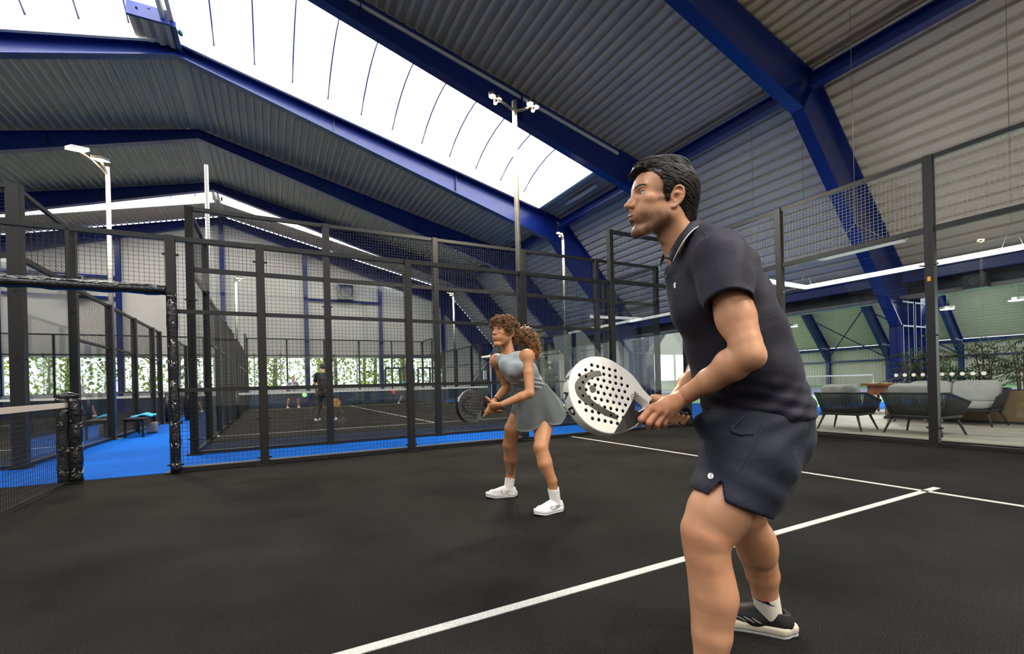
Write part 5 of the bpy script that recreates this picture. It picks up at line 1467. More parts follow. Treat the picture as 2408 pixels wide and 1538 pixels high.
def racket(name, label, M_, face_m, edge_m, dark_m, logo_m, hole_m, lettered):
    t = thing(name, label, 'racket'); t.matrix_world = M_
    out = []
    for a in np.linspace(-112, 112, 50):
        a = math.radians(a); out.append((.3235+.1215*math.cos(a), .1235*math.sin(a)))
    top = spline2([out[-1], (.222, .088), (.178, .042), (.150, .020)], 6)[1:]
    bot = [(x, -y) for x, y in top[::-1]]
    outline = out+top+bot
    heart = spline2([(.214, .036), (.186, .020), (.160, .004), (.163, -.012), (.200, -.036), (.217, -.034), (.220, 0), (.214, .036)], 5)[:-1]
    me = curve_mesh([outline, heart]+[circle(x, y, .0082) for x, y in RACKET_HOLES], .0155, .0035)
    me.materials.append(face_m); me.materials.append(edge_m)
    mi = [1 if abs(p.normal.z) < .35 else 0 for p in me.polygons]; me.polygons.foreach_set('material_index', mi)
    body = linked('racket_face', me, t)
    for x, y in RACKET_HOLES:
        o = linked('hole_lining', HOLE_ME(hole_m), body, (x, y, 0))
    for zz in (.0194, -.0194):
        # dark wedge towards the grip, with the holes and the heart left open
        wedge = [(.296, -.1225), (.272, -.115), (.245, -.102), (.222, -.0875), (.200, -.066), (.178, -.0425), (.150, -.0205), (.150, .018), (.160, .004), (.163, -.012), (.200, -.036), (.2165, -.034), (.2185, .004)]
        if zz > 0: w = linked('dark_wedge', curve_mesh([wedge], .0002), body, (0, 0, zz)); w.data.materials.append(dark_m)
        arc_o = spline2([(.338, .075), (.359, .070), (.384, .058), (.409, .039), (.424, .019), (.428, .001), (.421, -.022), (.403, -.038), (.378, -.051), (.350, -.063), (.320, -.072), (.280, -.078)], 6)
        arc_i = spline2([(.289, -.058), (.317, -.051), (.349, -.040), (.377, -.023), (.391, -.005), (.393, .012), (.383, .030), (.364, .046), (.333, .059)], 6)
        inlogo = [h for h in RACKET_HOLES if min(math.hypot(h[0]-q[0], h[1]-q[1]) for q in arc_o+arc_i) < .03]
        poly = arc_o+arc_i
        def inside(x, y):
            c_ = False
            for i in range(len(poly)):
                (xa, ya), (xb, yb) = poly[i-1], poly[i]
                if (ya > y) != (yb > y) and x < (xb-xa)*(y-ya)/(yb-ya)+xa: c_ = not c_
            return c_
        lg = linked('logo', curve_mesh([poly]+[circle(x, y, .0050) for x, y in inlogo if all(inside(x+.0075*math.cos(a_), y+.0075*math.sin(a_)) for a_ in np.linspace(0, 6.28, 12))], .0002), body, (0, 0, zz)); lg.data.materials.append(logo_m)
        lb = linked('logo', curve_mesh([circle(.366, .008, .0118, 24)], .0002), body, (0, 0, zz)); lb.data.materials.append(logo_m)
    # grip
    g = MB(); g.tube([(-.002, 0, 0), (0, 0, 0), (.010, 0, 0), (.016, 0, 0), (.140, 0, 0), (.156, 0, 0)], [.014, .021, .021, .0165, .0165, .016], 14); g.build('grip', dark_m, t)
    b = MB()
    for k in range(11): b.tube([(.018+.012*k+.004*math.sin(a), .0170*math.cos(a), .0170*math.sin(a)) for a in np.linspace(0, 6.2, 14)], .0011, 4)
    b.build('grip_wrap', dark_m, t)
    MB().tube([(.0, .0, 0), (-.014, -.012, .008), (-.016, -.030, .014), (-.002, -.046, .018), (.018, -.050, .016), (.036, -.044, .010), (.044, -.028, .004)], .0024, 6).build('wrist_strap', dark_m, t)
    MB().tube([(.152, .024, 0), (.182, .0478, 0), (.205, .072, 0)], [.003, .006, .003], 8).build('bridge_trim', dark_m, body)
    if lettered:
        tm = text_mesh('SPEED', .018); tm.materials.append(logo_m); o = linked('lettering', tm, body, (.222, -.004, .0197), (0, 0, math.radians(90))); o['label'] = 'thin dark lettering'
        for ch, a in zip('HEAD', (38, 14, -10, -34)):
            a = math.radians(a); tm = text_mesh(ch, .036, bold=.0012); tm.materials.append(logo_m)
            o = linked('lettering', tm, body, (.3235+.1253*math.cos(a), .1273*math.sin(a), 0)); o.rotation_euler = Matrix(((math.sin(a), 0, math.cos(a)), (-math.cos(a), 0, math.sin(a)), (0, 1, 0))).transposed().transposed().to_euler()
    return t
_hole_cache = {}
def HOLE_ME(m):
    if m.name not in _hole_cache:
        b = MB(); b.tube([(0, 0, -.0185), (0, 0, .0185)], .0044, 12, caps=False); b.disc((0, 0, 0.004), (0, 0, 1), .0044, 12); o = b.build('hole_lining', m); _hole_cache[m.name] = o.data; bpy.data.objects.remove(o)
    return _hole_cache[m.name]
rk_white = material('racket_white', (.68, .67, .62), .32, coat=.3); rk_edge = material('racket_edge', (.62, .61, .57), .3, coat=.3); rk_black = material('racket_black', (.006, .006, .007), .32); rk_hole = material('racket_hole', (.02, .02, .018), .7)
Mr = Matrix(((ra[0], rv[0], rc[0], RB[0]), (ra[1], rv[1], rc[1], RB[1]), (ra[2], rv[2], rc[2], RB[2]), (0, 0, 0, 1)))
racket('padel_racket', "white perforated padel racket with black arc logo in the man's hands", Mr, rk_white, rk_edge, rk_black, rk_black, rk_hole, True)
# ---------------------------------------------------------------- the woman
skin_w = skin_material('skin_bronze', (.50, .235, .11), mottling=.05)
grey_top = fabric('grey_top_cloth', (.34, .385, .405), .72, .2); rib_top = fabric('rib_cloth', (.50, .54, .55), .75, .2); grey_skirt = fabric('grey_skirt_cloth', (.115, .125, .125), .75, .25)
white_sock = material('sock_white', (.78, .77, .73), .9, bump=(90, .5, .003)); white_shoe = material('shoe_white', (.78, .78, .79), .5); white_sole = material('sole_white', (.74, .74, .75), .5); dark_mark = material('shoe_mark', (.10, .11, .13), .5)
WOM0 = np.array([3.90, 1.40, 0]); WH = math.radians(200)
WF = np.array([math.cos(WH), math.sin(WH), 0]); WL = np.array([-math.sin(WH), math.cos(WH), 0])
def wj(px, py, lat): return on_plane(px, py, WL, WOM0@WL+lat)
woman = thing('person', 'woman with curly ponytail in grey sleeveless top and skirt holding a black racket', 'person')
# racket pose first, the hands close on it
QB = np.array([3.68, 1.42, .80]); qh, qp, qr = math.radians(193.85), math.radians(5.9), math.radians(3.15)
qa = np.array([math.cos(qh)*math.cos(qp), math.sin(qh)*math.cos(qp), math.sin(qp)]); ql0 = np.array([-math.sin(qh), math.cos(qh), 0]); qu0 = np.cross(qa, ql0)
qc = math.cos(qr)*ql0+math.sin(qr)*qu0; qv = -math.sin(qr)*ql0+math.cos(qr)*qu0
def qk(x, y, z): return QB+x*qa+y*qv+z*qc
def qj(px, py, c): return on_plane(px, py, qc, QB@qc+c)
wb = Pile()
WHO = np.array([3.68, 1.365, 1.383]); wh_, wp_ = math.radians(200), math.radians(6)
WHR = frame_rows((math.cos(wh_)*math.cos(wp_), math.sin(wh_)*math.cos(wp_), math.sin(wp_)), (0, 0, 1))
WSC = .95
place_whead = lambda V: WHO+WSC*(np.asarray(V)@WHR)
wneck = wj(1200, 842, 0); wnl = (WHR@(wneck-WHO))/WSC
whf = head_surface(.0030, tuple(wnl), .92, True, .047)
V, Q = whf.nets(); V = relax(V, Q, 1, .4)
T = np.ones((len(V), 3))
ld_ = np.minimum.reduce([np.minimum(seg_d(V, (.0945, s*.0240, -.0441), (.1090, s*.004, -.0420))-.0050, seg_d(V, (.0940, s*.0205, -.0492), (.1070, 0, -.0545))-.0060) for s in (-1, 1)])
lip = np.clip(1-ld_/.002, 0, 1)[:, None]*.9; T = T*(1-lip)+lip*np.array([.85, .42, .42])
x, y, z = V.T; red = (np.exp(-((x-.08)**2+(np.abs(y)-.045)**2+(z+.012)**2)/.0006)*.35)[:, None]; T = T*(1-red)+red*T*np.array([1.05, .7, .66])
wb.add(place_whead(V), Q, T)
shL = wj(1240, 838, .155); shR = wj(1168, 848, -.155); elL = wj(1246, 925, .22); wrL = wj(1181, 951, .075)
elR = wj(1192, 912, -.16); wrR = qk(.055, .055, -.045)
wf = Field(np.minimum.reduce([shL, shR, elL, elR, wrL, qk(.22, -.1, 0), wj(1136, 980, .05)])-.09, np.maximum.reduce([shL, shR, elL, elR, wrL, wneck])+.09, .0042)
wf.chain([shL, shL+(elL-shL)*.45, elL], [.041, .040, .033], .012); wf.ell(shL, (.043, .043, .042), .03)
wf.chain([elL, elL+(wrL-elL)*.3, wrL], [.034, .035, .0225], .012)
wf.chain([shR, shR+(elR-shR)*.45, elR], [.041, .039, .033], .012); wf.ell(shR, (.042, .042, .042), .03)
wf.chain([elR, elR+(wrR-elR)*.3, wrR], [.034, .034, .0225], .012)
wf.cone(wneck-UP*.02, shL, .045, .035, .06); wf.cone(wneck-UP*.02, shR, .045, .035, .06)
# open left hand resting by the racket throat
palm = qj(1160, 955, .045)
mc = [qj(1150, 952, .050), qj(1152, 958, .052), qj(1156, 963, .050), qj(1161, 967, .046)]
tp = [qj(1137, 979, .030), qj(1143, 976, .034), qj(1148, 974, .034), qj(1154, 974, .034)]
for i in range(4):
    wf.cone(wrL+(mc[i]-wrL)*.2, mc[i], .0165, .0115, .012); md = (mc[i]+tp[i])/2+qc*.006
    wf.chain([mc[i], md, tp[i]], [.0098, .0086, .0066], .004)
wf.chain([wrL+(mc[0]-wrL)*.35, qj(1156, 946, .050), qj(1149, 939, .046), qj(1143, 934, .040)], [.016, .0130, .0098, .0072], .008)
# right hand round the grip
for i in range(4):
    xx = .085-.020*i; P4 = [qk(xx, .018, -.034), qk(xx+.004, -.020, -.033), qk(xx+.004, -.033, -.004), qk(xx, -.020, .022)]
    wf.cone(wrR+(P4[0]-wrR)*.2, P4[0], .016, .012, .014); wf.chain(P4, [.0102, .0095, .0088, .0075], .004)
wf.chain([wrR, qk(.085, .026, -.010), qk(.110, .028, .010), qk(.128, .018, .024)], [.017, .013, .0105, .008], .010)
Vw, Qw = wf.nets(); wb.add(relax(Vw, Qw, 1, .4), Qw)
# feet on the floor decide where the ankles are
WSHOE = []
for px_h, px_t in (((1322, 1199), (1270, 1211)), ((1214, 1166), (1147, 1171))):
    hp = at_z(*px_h, 0); dd = at_z(*px_t, 0)-hp; dd = dd/np.linalg.norm(dd); an = hp+dd*.066+UP*.085; WSHOE.append((hp, dd, an, (an-WOM0)@WL))
# legs
LPw = [wj(1284, 955, .09), wj(1277, 1010, .125), wj(1272, 1052, .195), wj(1281, 1090, .23), wj(1298, 1130, WSHOE[0][3]), WSHOE[0][2]]
RPw = [wj(1232, 955, -.09), wj(1206, 1010, -.15), wj(1198, 1046, -.20), wj(1200, 1078, -.23), wj(1201, 1112, WSHOE[1][3]), WSHOE[1][2]]
for LP_, rs in ((LPw, [.080, .073, .054, .053, .037, .030]), (RPw, [.080, .071, .053, .053, .038, .031])):
    f = Field(np.minimum.reduce(LP_)-.1, np.maximum.reduce(LP_)+.1, .0055); f.chain(LP_, rs, .014); k_ = LP_[2]; f.ell(k_+WF*.025, (.032, .034, .038), .03)
    f.ell(LP_[3]-WF*.018, (.036, .04, .07), .03)
    Vv, Qv = f.nets(); wb.add(relax(Vv, Qv, 1, .4), Qv)
wsp = [wj(1262, 945, 0), wj(1247, 908, 0), wj(1224, 872, 0), wj(1206, 850, 0)]
SQw = WF[:, None]*WF[None]+UP[:, None]*UP[None]+.72*WL[:, None]*WL[None]
f = Field(np.minimum.reduce(wsp)-.22, np.maximum.reduce(wsp)+.22, .008); f.chain(wsp, [.100, .078, .082, .060], .02, M=SQw); Vv, Qv = f.nets(); wb.add(Vv, Qv)
wbody = wb.build('body', skin_w, woman); eyes(wbody, place_whead, 'eye_w')
# sleeveless top
tp_f = Field(np.minimum.reduce(wsp)-.25, np.maximum.reduce([*wsp, shL, wneck])+.16, .0048)
tp_f.chain([wj(1250, 915, 0), wj(1244, 903, 0), wj(1226, 872, 0), wj(1208, 850, 0)], [.092, .092, .100, .078], .02, M=SQw)
for s in (-1, 1): tp_f.ell(wj(1208, 872, s*.062), (.058, .055, .055), .035)
tp_f.cone(shL*.55+wneck*.45, wj(1222, 862, .10), .038, .07, .04); tp_f.cone(shR*.55+wneck*.45, wj(1206, 865, -.10), .038, .07, .04)
tp_f.cone(wneck-UP*.002, wj(1206, 858, 0), .058, .085, .03); tp_f.cone(wneck-UP*.022, shL*.72+wneck*.28, .050, .040, .04); tp_f.cone(wneck-UP*.022, shR*.72+wneck*.28, .050, .040, .04); tp_f.cone(wj(1196, 858, 0), wj(1212, 880, 0), .075, .08, .04)
tp_f.cut(wj(1250, 914, 0), (np.array([0, 0, -1.0])-.25*WF))
for s_, e_ in ((shL, elL), (shR, elR)): tp_f.cone(s_+(s_-wneck)*.14, e_, .050, .042, .006, 'sub'); tp_f.ell(s_+(s_-wneck)*.16, (.050, .050, .062), .006, 'sub')
tp_f.cone(wneck+UP*.10, wneck-UP*.012+WF*.012, .054, .051, .006, 'sub'); tp_f.ell(wneck-UP*.025+WF*.045, (.03, .035, .035), .008, 'sub')
X_, Y_, Z_ = tp_f.ax[0][:, None, None], tp_f.ax[1][None, :, None], tp_f.ax[2][None, None, :]
tp_f.F += (.0022*np.sin(60*X_+48*Z_+30*Y_)+.0035*np.sin(190*Z_+30*X_)*np.clip((1.06-Z_)/.05, 0, 1)).astype(np.float32)
Vv, Qv = tp_f.nets(); top = Pile().add(relax(Vv, Qv, 1, .35), Qv).build('top', grey_top, woman)
# flared skirt
rings = []; n = 72; nr = 16
wc, hc = wj(1248, 903, 0), wj(1266, 986, 0)
ax_dn = (hc-wc)/np.linalg.norm(hc-wc); e1 = WF-ax_dn*(WF@ax_dn); e1 /= np.linalg.norm(e1); e2 = np.cross(ax_dn, e1); e2 = e2 if e2@WL > 0 else -e2
vs_ = []
for sgn_t in (0, 1):
    for j in range(nr):
        t = j/(nr-1); c = wc+(hc-wc)*t
        for k in range(n):
            a = 2*math.pi*k/n; wv = t**1.4*(.020*math.sin(5*a+.6)+.012*math.sin(9*a+1.0+2*t))
            rf_, rl_ = .090+.150*t**.75, .118+.125*t**.8
            back = .05*t*max(0, -math.cos(a))
            r_f = rf_+wv+back-.004*sgn_t; r_l = rl_+wv-.004*sgn_t
            vs_.append(c+e1*r_f*math.cos(a)+e2*r_l*math.sin(a)+ax_dn*(.012*math.sin(5*a+.6)*t))
fs_ = []
for s_ in (0, 1):
    o_ = s_*nr*n
    for j in range(nr-1):
        for k in range(n):
            q = (o_+j*n+k, o_+j*n+(k+1) % n, o_+(j+1)*n+(k+1) % n, o_+(j+1)*n+k); fs_.append(q if s_ else q[::-1])
for k in range(n): fs_.append(((nr-1)*n+k, (nr-1)*n+(k+1) % n, nr*n+(nr-1)*n+(k+1) % n, nr*n+(nr-1)*n+k)); fs_.append((k, nr*n+k, nr*n+(k+1) % n, (k+1) % n))
skirt = MB().add(vs_, fs_, 0, True).build('skirt', grey_skirt, woman)
wbm = MB(); wv_ = []
for zz in (-.018, .022):
    for k in range(n):
        a = 2*math.pi*k/n; wv_.append(wc+ax_dn*zz+e1*(.093+.004*(zz > 0))*math.cos(a)+e2*(.123+.004*(zz > 0))*math.sin(a))
wbm.add(wv_, [(k, n+k, n+(k+1) % n, (k+1) % n) for k in range(n)], 0, True); wbm.build('waistband', grey_skirt, skirt)
q_ = wj(1321.5, 964.5, .10); MB().ball(wc+(hc-wc)*.80+e1*(-.17)+e2*.16, (.008, .008, .008), 10, 6).build('print', white_pipe, skirt)
# shoes and socks
for (hp, dd, an, _l), LP_ in zip(WSHOE, (LPw, RPw)):
    tp_ = hp+dd*.262
    sh_o = shoe(woman, hp, tp_, an, .092, (white_shoe, white_sole, white_sole, white_sock), None, 0, .92, h=.005)
    for s in (-1, 1):
        b = MB(); l_ = np.array([-dd[1], dd[0], 0])
        for k in range(2): b.tube([hp+dd*(.09+.022*k)+l_*s*.041+UP*.036, hp+dd*(.115+.022*k)+l_*s*.040+UP*.062], .0022, 5)
        for k in range(2): b.tube([hp+dd*.06+l_*s*.0415+UP*(.046+.012*k), hp+dd*.145+l_*s*.041+UP*(.044+.012*k)], .0022, 5)
        b.build('mark', dark_mark, sh_o)
    tpk = LP_[-2]+(LP_[-1]-LP_[-2])*.34
    sk_o, _ = sock(woman, an-UP*.01, tpk, .039, .047, white_sock, .005)
    up_d = (tpk-an)/np.linalg.norm(tpk-an); MB().tube([an+(tpk-an)*.72+WL*.040-WF*.01, an+(tpk-an)*.70+WL*.041+WF*.012], [.001, .0035], 5).build('print', dark_mark, sk_o)
# hair: tight curls and a full ponytail
hair_w = hair_material('hair_golden_brown', (.105, .052, .022), .45)
cap = Field((-.14, -.12, -.08), (.13, .12, .19), .004)
cap.ell((-.010, 0, .062), (.105, .086, .090), .02); cap.ell((.05, 0, .105), (.055, .065, .035), .02); cap.ell((-.07, 0, .02), (.045, .06, .06), .02)
xs = cap.ax[0][:, None, None]; xh = np.interp(cap.ax[2], [-.08, .0, .03, .06, .08, .10, .2], [-.03, .012, .030, .055, .082, .13, .2])[None, None, :]
cap.F = np.maximum(cap.F, xs-xh+0*cap.ax[1][None, :, None]).astype(np.float32)
for s in (-1, 1): cap.ell((-.006, s*.085, -.006), (.022, .022, .030), .004, 'sub')
Vc, Qc = cap.nets()
capo = Pile().add(place_whead(Vc), Qc, np.ones((len(Vc), 3))*.35).build('hair', hair_w, wbody)
def curls(roots, dirs, lens, coil, turns, tints, name, parent, r=.0026, m=26):
    n = len(roots); s_ = np.linspace(0, 1, m); A = np.cross(dirs, nrng.normal(size=(n, 3))); A /= np.linalg.norm(A, axis=1, keepdims=True); B = np.cross(dirs, A)
    ph = nrng.uniform(0, 6.28, n)[:, None]+2*math.pi*turns[:, None]*s_[None]; cr = coil[:, None]*np.clip(s_*4, 0, 1)[None]
    pth = roots[:, None]+dirs[:, None]*(lens[:, None]*s_[None])[..., None]+cr[..., None]*(np.cos(ph)[..., None]*A[:, None]+np.sin(ph)[..., None]*B[:, None])
    pth[..., 2] -= (lens[:, None]*.35*s_[None]**2)
    rad = r*np.ones((n, 1))*np.interp(s_, [0, .1, .85, 1], [.6, 1, .9, .2])[None]
    t0, t1 = tints; tt = t0[:, None]*(1-s_)[None, :, None]+t1[:, None]*s_[None, :, None]
    return tube_strands(pth, rad, name, hair_w, parent, 4, tt)
sel = nrng.choice(len(Vc), 900); rt = Vc[sel]; nn = cap.grad(rt); rt = rt-nn*.004
fr_ = nrng.uniform(.6, 1.2, (900, 1))
dirs = nn*.6+np.array([.1, 0, -.45])+nrng.normal(size=(900, 3))*.45; dirs[rt[:, 0] > .03] += np.array([.55, 0, -.15]); dirs[rt[:, 0] < -.04] += np.array([-.3, 0, .1]); dirs /= np.linalg.norm(dirs, axis=1, keepdims=True)
wd = dirs@WHR; light = nrng.uniform(.5, 1.5, (900, 1))
curls(place_whead(rt), wd, nrng.uniform(.022, .050, 900), nrng.uniform(.005, .009, 900), nrng.uniform(1.5, 3.2, 900), (np.ones((900, 3))*.8*light, np.array([2.4, 2.3, 2.0])*light), 'curls', wbody)
pc = [place_whead(np.array([(-.105, .0, .045)]))[0], wj(1238, 786, .0), wj(1246, 806, .0), wj(1256, 830, .02)]; pr_ = [.034, .074, .078, .046]
rts = []; drs = []; tps = []
for i in range(1100):
    u = nrng.uniform(0, 2.999); k = int(u); c = pc[k]+(pc[k+1]-pc[k])*(u-k); R_ = pr_[k]+(pr_[k+1]-pr_[k])*(u-k); d = nrng.normal(size=3); d /= np.linalg.norm(d)
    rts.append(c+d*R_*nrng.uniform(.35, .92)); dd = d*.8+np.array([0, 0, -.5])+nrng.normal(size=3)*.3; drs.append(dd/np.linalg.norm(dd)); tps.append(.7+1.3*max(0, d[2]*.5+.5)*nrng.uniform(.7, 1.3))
rts = np.array(rts); drs = np.array(drs); tps = np.array(tps)[:, None]; k = len(rts)
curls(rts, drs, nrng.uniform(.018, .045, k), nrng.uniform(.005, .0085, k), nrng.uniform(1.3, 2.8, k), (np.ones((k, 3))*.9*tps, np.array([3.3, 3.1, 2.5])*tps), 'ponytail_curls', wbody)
pf = Field(np.minimum.reduce(pc)-.08, np.maximum.reduce(pc)+.08, .006); pf.chain(pc, [.028, .058, .062, .034], .02); Vv, Qv = pf.nets(); Nv = normals(Vv, Qv)
Pile().add(Vv+Nv*(.004*wob(Vv, 4, 180))[:, None], Qv, np.ones((len(Vv), 3))*.45).build('ponytail', hair_w, wbody)
MB().ball(place_whead(np.array([(.004, .079, -.036)]))[0], .0055, 10, 8).build('earring', material('earring_pearl', (.85, .80, .65), .2, coat=.6), wbody)
bd = (wrR-elR)/np.linalg.norm(wrR-elR); a1 = np.cross(bd, UP); a1 /= np.linalg.norm(a1); a2 = np.cross(bd, a1); bc = elR+(wrR-elR)*.90
MB().tube([bc+.0275*(math.cos(a)*a1+math.sin(a)*a2) for a in np.linspace(0, 2*math.pi, 24, endpoint=False)], .004, 6, closed=True).build('wristband', rk_black, woman)
for s in (-1, 1):
    nb = 60; tt = np.linspace(0, 1, 4); u = nrng.uniform(0, 1, nb)
    px_ = np.stack([.1005-.018*u**1.6, s*(.013+.034*u), .0435+.0075*np.sin(u*2.4)-.0035*u+nrng.uniform(-.002, .002, nb)], 1); dr = np.stack([-.25*np.ones(nb), s*np.ones(nb), .3-.8*u], 1); dr /= np.linalg.norm(dr, axis=1, keepdims=True)
    q = (px_[:, None]+dr[:, None]*tt[None, :, None]*.009).reshape(-1, 3)
    for _ in range(3): q = q-whf.grad(q)*(whf.sample(q)-.0006)[:, None]
    tube_strands(place_whead(q).reshape(nb, 4, 3), .0007*np.linspace(1, .4, 4)[None]*np.ones((nb, 1)), 'eyebrow', hair_w, wbody, 3, np.ones((nb, 4, 3))*.4)
    le = np.array([(.0930-.006*abs(k)**1.5-.002, s*(.0335+.0115*k), .0270-.0026*k*k) for k in np.linspace(-1, 1, 9)]); MB().tube(place_whead(le), .0012, 5).build('eyelash', rk_black, wbody)
Mq = Matrix(((qa[0], qv[0], qc[0], QB[0]), (qa[1], qv[1], qc[1], QB[1]), (qa[2], qv[2], qc[2], QB[2]), (0, 0, 0, 1)))
rk_dark = material('racket_charcoal', (.022, .022, .024), .38, coat=.4); rk_gl = material('racket_gloss_black', (.008, .008, .009), .12, coat=1.0); rk_pale = material('racket_hole_pale', (.16, .16, .16), .5)
racket('padel_racket', "black perforated padel racket in the woman's hands", Mq, rk_dark, rk_gl, rk_gl, rk_black, rk_pale, False)
# ---------------------------------------------------------------- players farther off
def far_person(label, base, heading, pose, mats, h=.013, s=1.0, bald=False):
    """pose: local joints (forward, left, up); mats: skin, shirt, bottoms, hair, shoe; long = trousers"""
    F_ = np.array([math.cos(heading), math.sin(heading), 0]); L_ = np.array([-math.sin(heading), math.cos(heading), 0]); B_ = np.array([base[0], base[1], 0])
    g = lambda p: B_+s*(p[0]*F_+p[1]*L_+p[2]*UP)
    J_ = {k: g(v) for k, v in pose.items() if k != 'long'}
    t = thing('person', label, 'person')
    lo = np.minimum.reduce(list(J_.values()))-.2; hi = np.maximum.reduce(list(J_.values()))+.22
    f = Field(lo, hi, h)
    hd = J_['head']
    f.ell(hd, (.080*s, .085*s, .112*s), .02); f.cone(hd+F_*.03*s-UP*.07*s, hd+F_*.045*s-UP*.085*s, .05*s, .045*s, .03); f.ell(hd+F_*.095*s-UP*.01*s, (.016, .014, .022), .012)
    for q in (1, -1): f.ell(hd+L_*.085*q*s-UP*.01, (.016, .012, .028), .01); f.ell(hd+F_*.080*s+L_*q*.032*s+UP*.018*s, (.012, .014, .009), .006, 'sub')
    f.cone(hd-UP*.09*s-F_*.01, J_['neck'], .052*s, .056*s, .03); f.chain([J_['neck'], J_['chest'], J_['pelvis']], [.07*s, .12*s, .115*s], .05)
    for sd in 'LR':
        f.chain([J_['sh'+sd], J_['el'+sd], J_['wr'+sd]], [.047*s, .040*s, .027*s], .02); d = J_['wr'+sd]-J_['el'+sd]; d = d/np.linalg.norm(d)
        a_ = np.cross(d, L_); a_ = a_/(np.linalg.norm(a_)+1e-6)
        f.ell(J_['wr'+sd]+d*.05*s, (.030*s, .030*s, .036*s), .02)
        for k in range(4): f.cone(J_['wr'+sd]+d*.06*s+a_*(k-1.5)*.018*s, J_['wr'+sd]+d*.135*s+a_*(k-1.5)*.020*s, .011*s, .008*s, .006)
        f.cone(J_['wr'+sd]+d*.03*s, J_['wr'+sd]+d*.075*s+np.cross(a_, d)*.045*s, .012*s, .009*s, .008)
        f.chain([J_['hip'+sd], J_['kn'+sd], J_['an'+sd]], [.088*s, .060*s, .040*s], .03)
    V_, Q_ = f.nets(); bo = Pile().add(relax(V_, Q_, 1, .4), Q_).build('body', mats[0], t)
    f = Field(lo, hi, h); f.chain([J_['neck']-UP*.05, J_['chest'], J_['pelvis']+UP*.03], [.085*s, .148*s, .140*s], .05)
    for sd in 'LR':
        e = J_['sh'+sd]+(J_['el'+sd]-J_['sh'+sd])*.62; f.chain([J_['neck']-UP*.05, J_['sh'+sd], e], [.07*s, .066*s, .062*s], .04)
    f.cone(J_['neck']+UP*.02, J_['neck']+UP*.12, .066*s, .07*s, .01, 'sub'); f.cut(J_['pelvis']-UP*.04*s, -UP)
    V_, Q_ = f.nets(); Pile().add(relax(V_, Q_, 1, .4), Q_).build('shirt', mats[1], t)
    f = Field(lo, hi, h); f.cone(J_['pelvis']+UP*.05, J_['pelvis']-UP*.06, .135*s, .142*s, .04)
    for sd in 'LR':
        if pose.get('long'): f.chain([J_['hip'+sd], J_['kn'+sd], J_['an'+sd]], [.110*s, .078*s, .062*s], .03)
        else: f.cone(J_['hip'+sd], J_['hip'+sd]+(J_['kn'+sd]-J_['hip'+sd])*.78, .112*s, .098*s, .03)
    V_, Q_ = f.nets(); Pile().add(relax(V_, Q_, 1, .4), Q_).build('trousers' if pose.get('long') else 'shorts', mats[2], t)
    f = Field(hd-.2, hd+.2, h*.8); f.ell(hd+UP*.020*s-F_*.012*s, (.094*s, .092*s, .108*s), .02); f.cut(hd+F_*.045*s+UP*.055*s, F_*.9-UP*.55); f.cut(hd-UP*.055*s, -UP)
    if bald: f.ell(hd+UP*.075*s, (.09*s, .075*s, .07*s), .02, 'sub')
    V_, Q_ = f.nets(); Pile().add(relax(V_, Q_, 1, .4), Q_).build('hair', mats[3], bo)
    for sd in 'LR':
        a_ = J_['an'+sd]; hp = np.array([a_[0], a_[1], 0])-F_*.07*s; shoe(t, hp, hp+F_*.28*s, hp+F_*.065*s+UP*.085*s, .10*s, (mats[4], white_sole, white_sole, mats[4]), None, 0, s, h=.008)
    return t, J_
def far_racket(label, grip, tip_dir, normal, face_m, grip_m):
    t = thing('padel_racket', label, 'racket'); a = np.asarray(tip_dir, float); a /= np.linalg.norm(a); nn = np.asarray(normal, float); nn = nn-a*(nn@a); nn /= np.linalg.norm(nn); v = np.cross(nn, a)
    ring = [(.32+.12*math.cos(q), .12*math.sin(q)) for q in np.linspace(-2.0, 2.0, 26)]+[(.20, .075), (.16, .025), (.16, -.025), (.20, -.075)]
    P_ = lambda x, y, z: np.asarray(grip)+x*a+y*v+z*nn
    MB().prism([P_(x, y, -.019) for x, y in ring], nn*.038).build('racket_face', face_m, t); MB().tube([P_(-.06, 0, 0), P_(.165, 0, 0)], .017, 8).build('grip', grip_m, t)
    return t
skin_f = skin_material('skin_far', (.55, .30, .19)); lilac = fabric('lilac_tee', (.42, .40, .50), .8); black_tee = fabric('black_tee', (.012, .012, .015), .8); dark_tr = fabric('charcoal_trousers', (.035, .032, .034), .8)
teal_tee = fabric('teal_tee', (.08, .36, .40), .8); grey_tee = fabric('grey_tee', (.105, .105, .108), .8); navy_sk = fabric('navy_far', (.02, .02, .035), .8)
hair_d = material('hair_far_dark', (.02, .014, .010), .6); hair_b = material('hair_far_blond', (.42, .27, .12), .6); hair_g = material('hair_far_grey', (.33, .31, .29), .6)
red_face = material('racket_red', (.55, .06, .05), .4); green_face = material('racket_green', (.10, .62, .12), .4); orange_face = material('racket_orange', (.42, .20, .07), .4)
ready = dict(head=(.16, 0, 1.56), neck=(.10, 0, 1.38), chest=(.06, 0, 1.20), pelvis=(-.04, 0, .86), shL=(.08, .19, 1.34), shR=(.08, -.19, 1.34), elL=(.05, .33, 1.10), wrL=(.22, .36, .92), elR=(.03, -.31, 1.10), wrR=(.10, -.38, .88), hipL=(-.04, .10, .82), hipR=(-.04, -.10, .82), knL=(.12, .22, .46), knR=(.10, -.22, .46), anL=(.0, .28, .09), anR=(-.02, -.28, .09))
_, JA = far_person('distant player in lilac tee and dark shorts beyond the net of the court behind', (3.10, 24.3), math.radians(-75), ready, (skin_f, lilac, navy_sk, hair_d, white_shoe))
far_racket('bright green racket held low by the distant player in the lilac tee', JA['wrL']+np.array([0, -.03, -.05]), (.5, -.5, -.6), (0, -1, .2), green_face, rk_black)
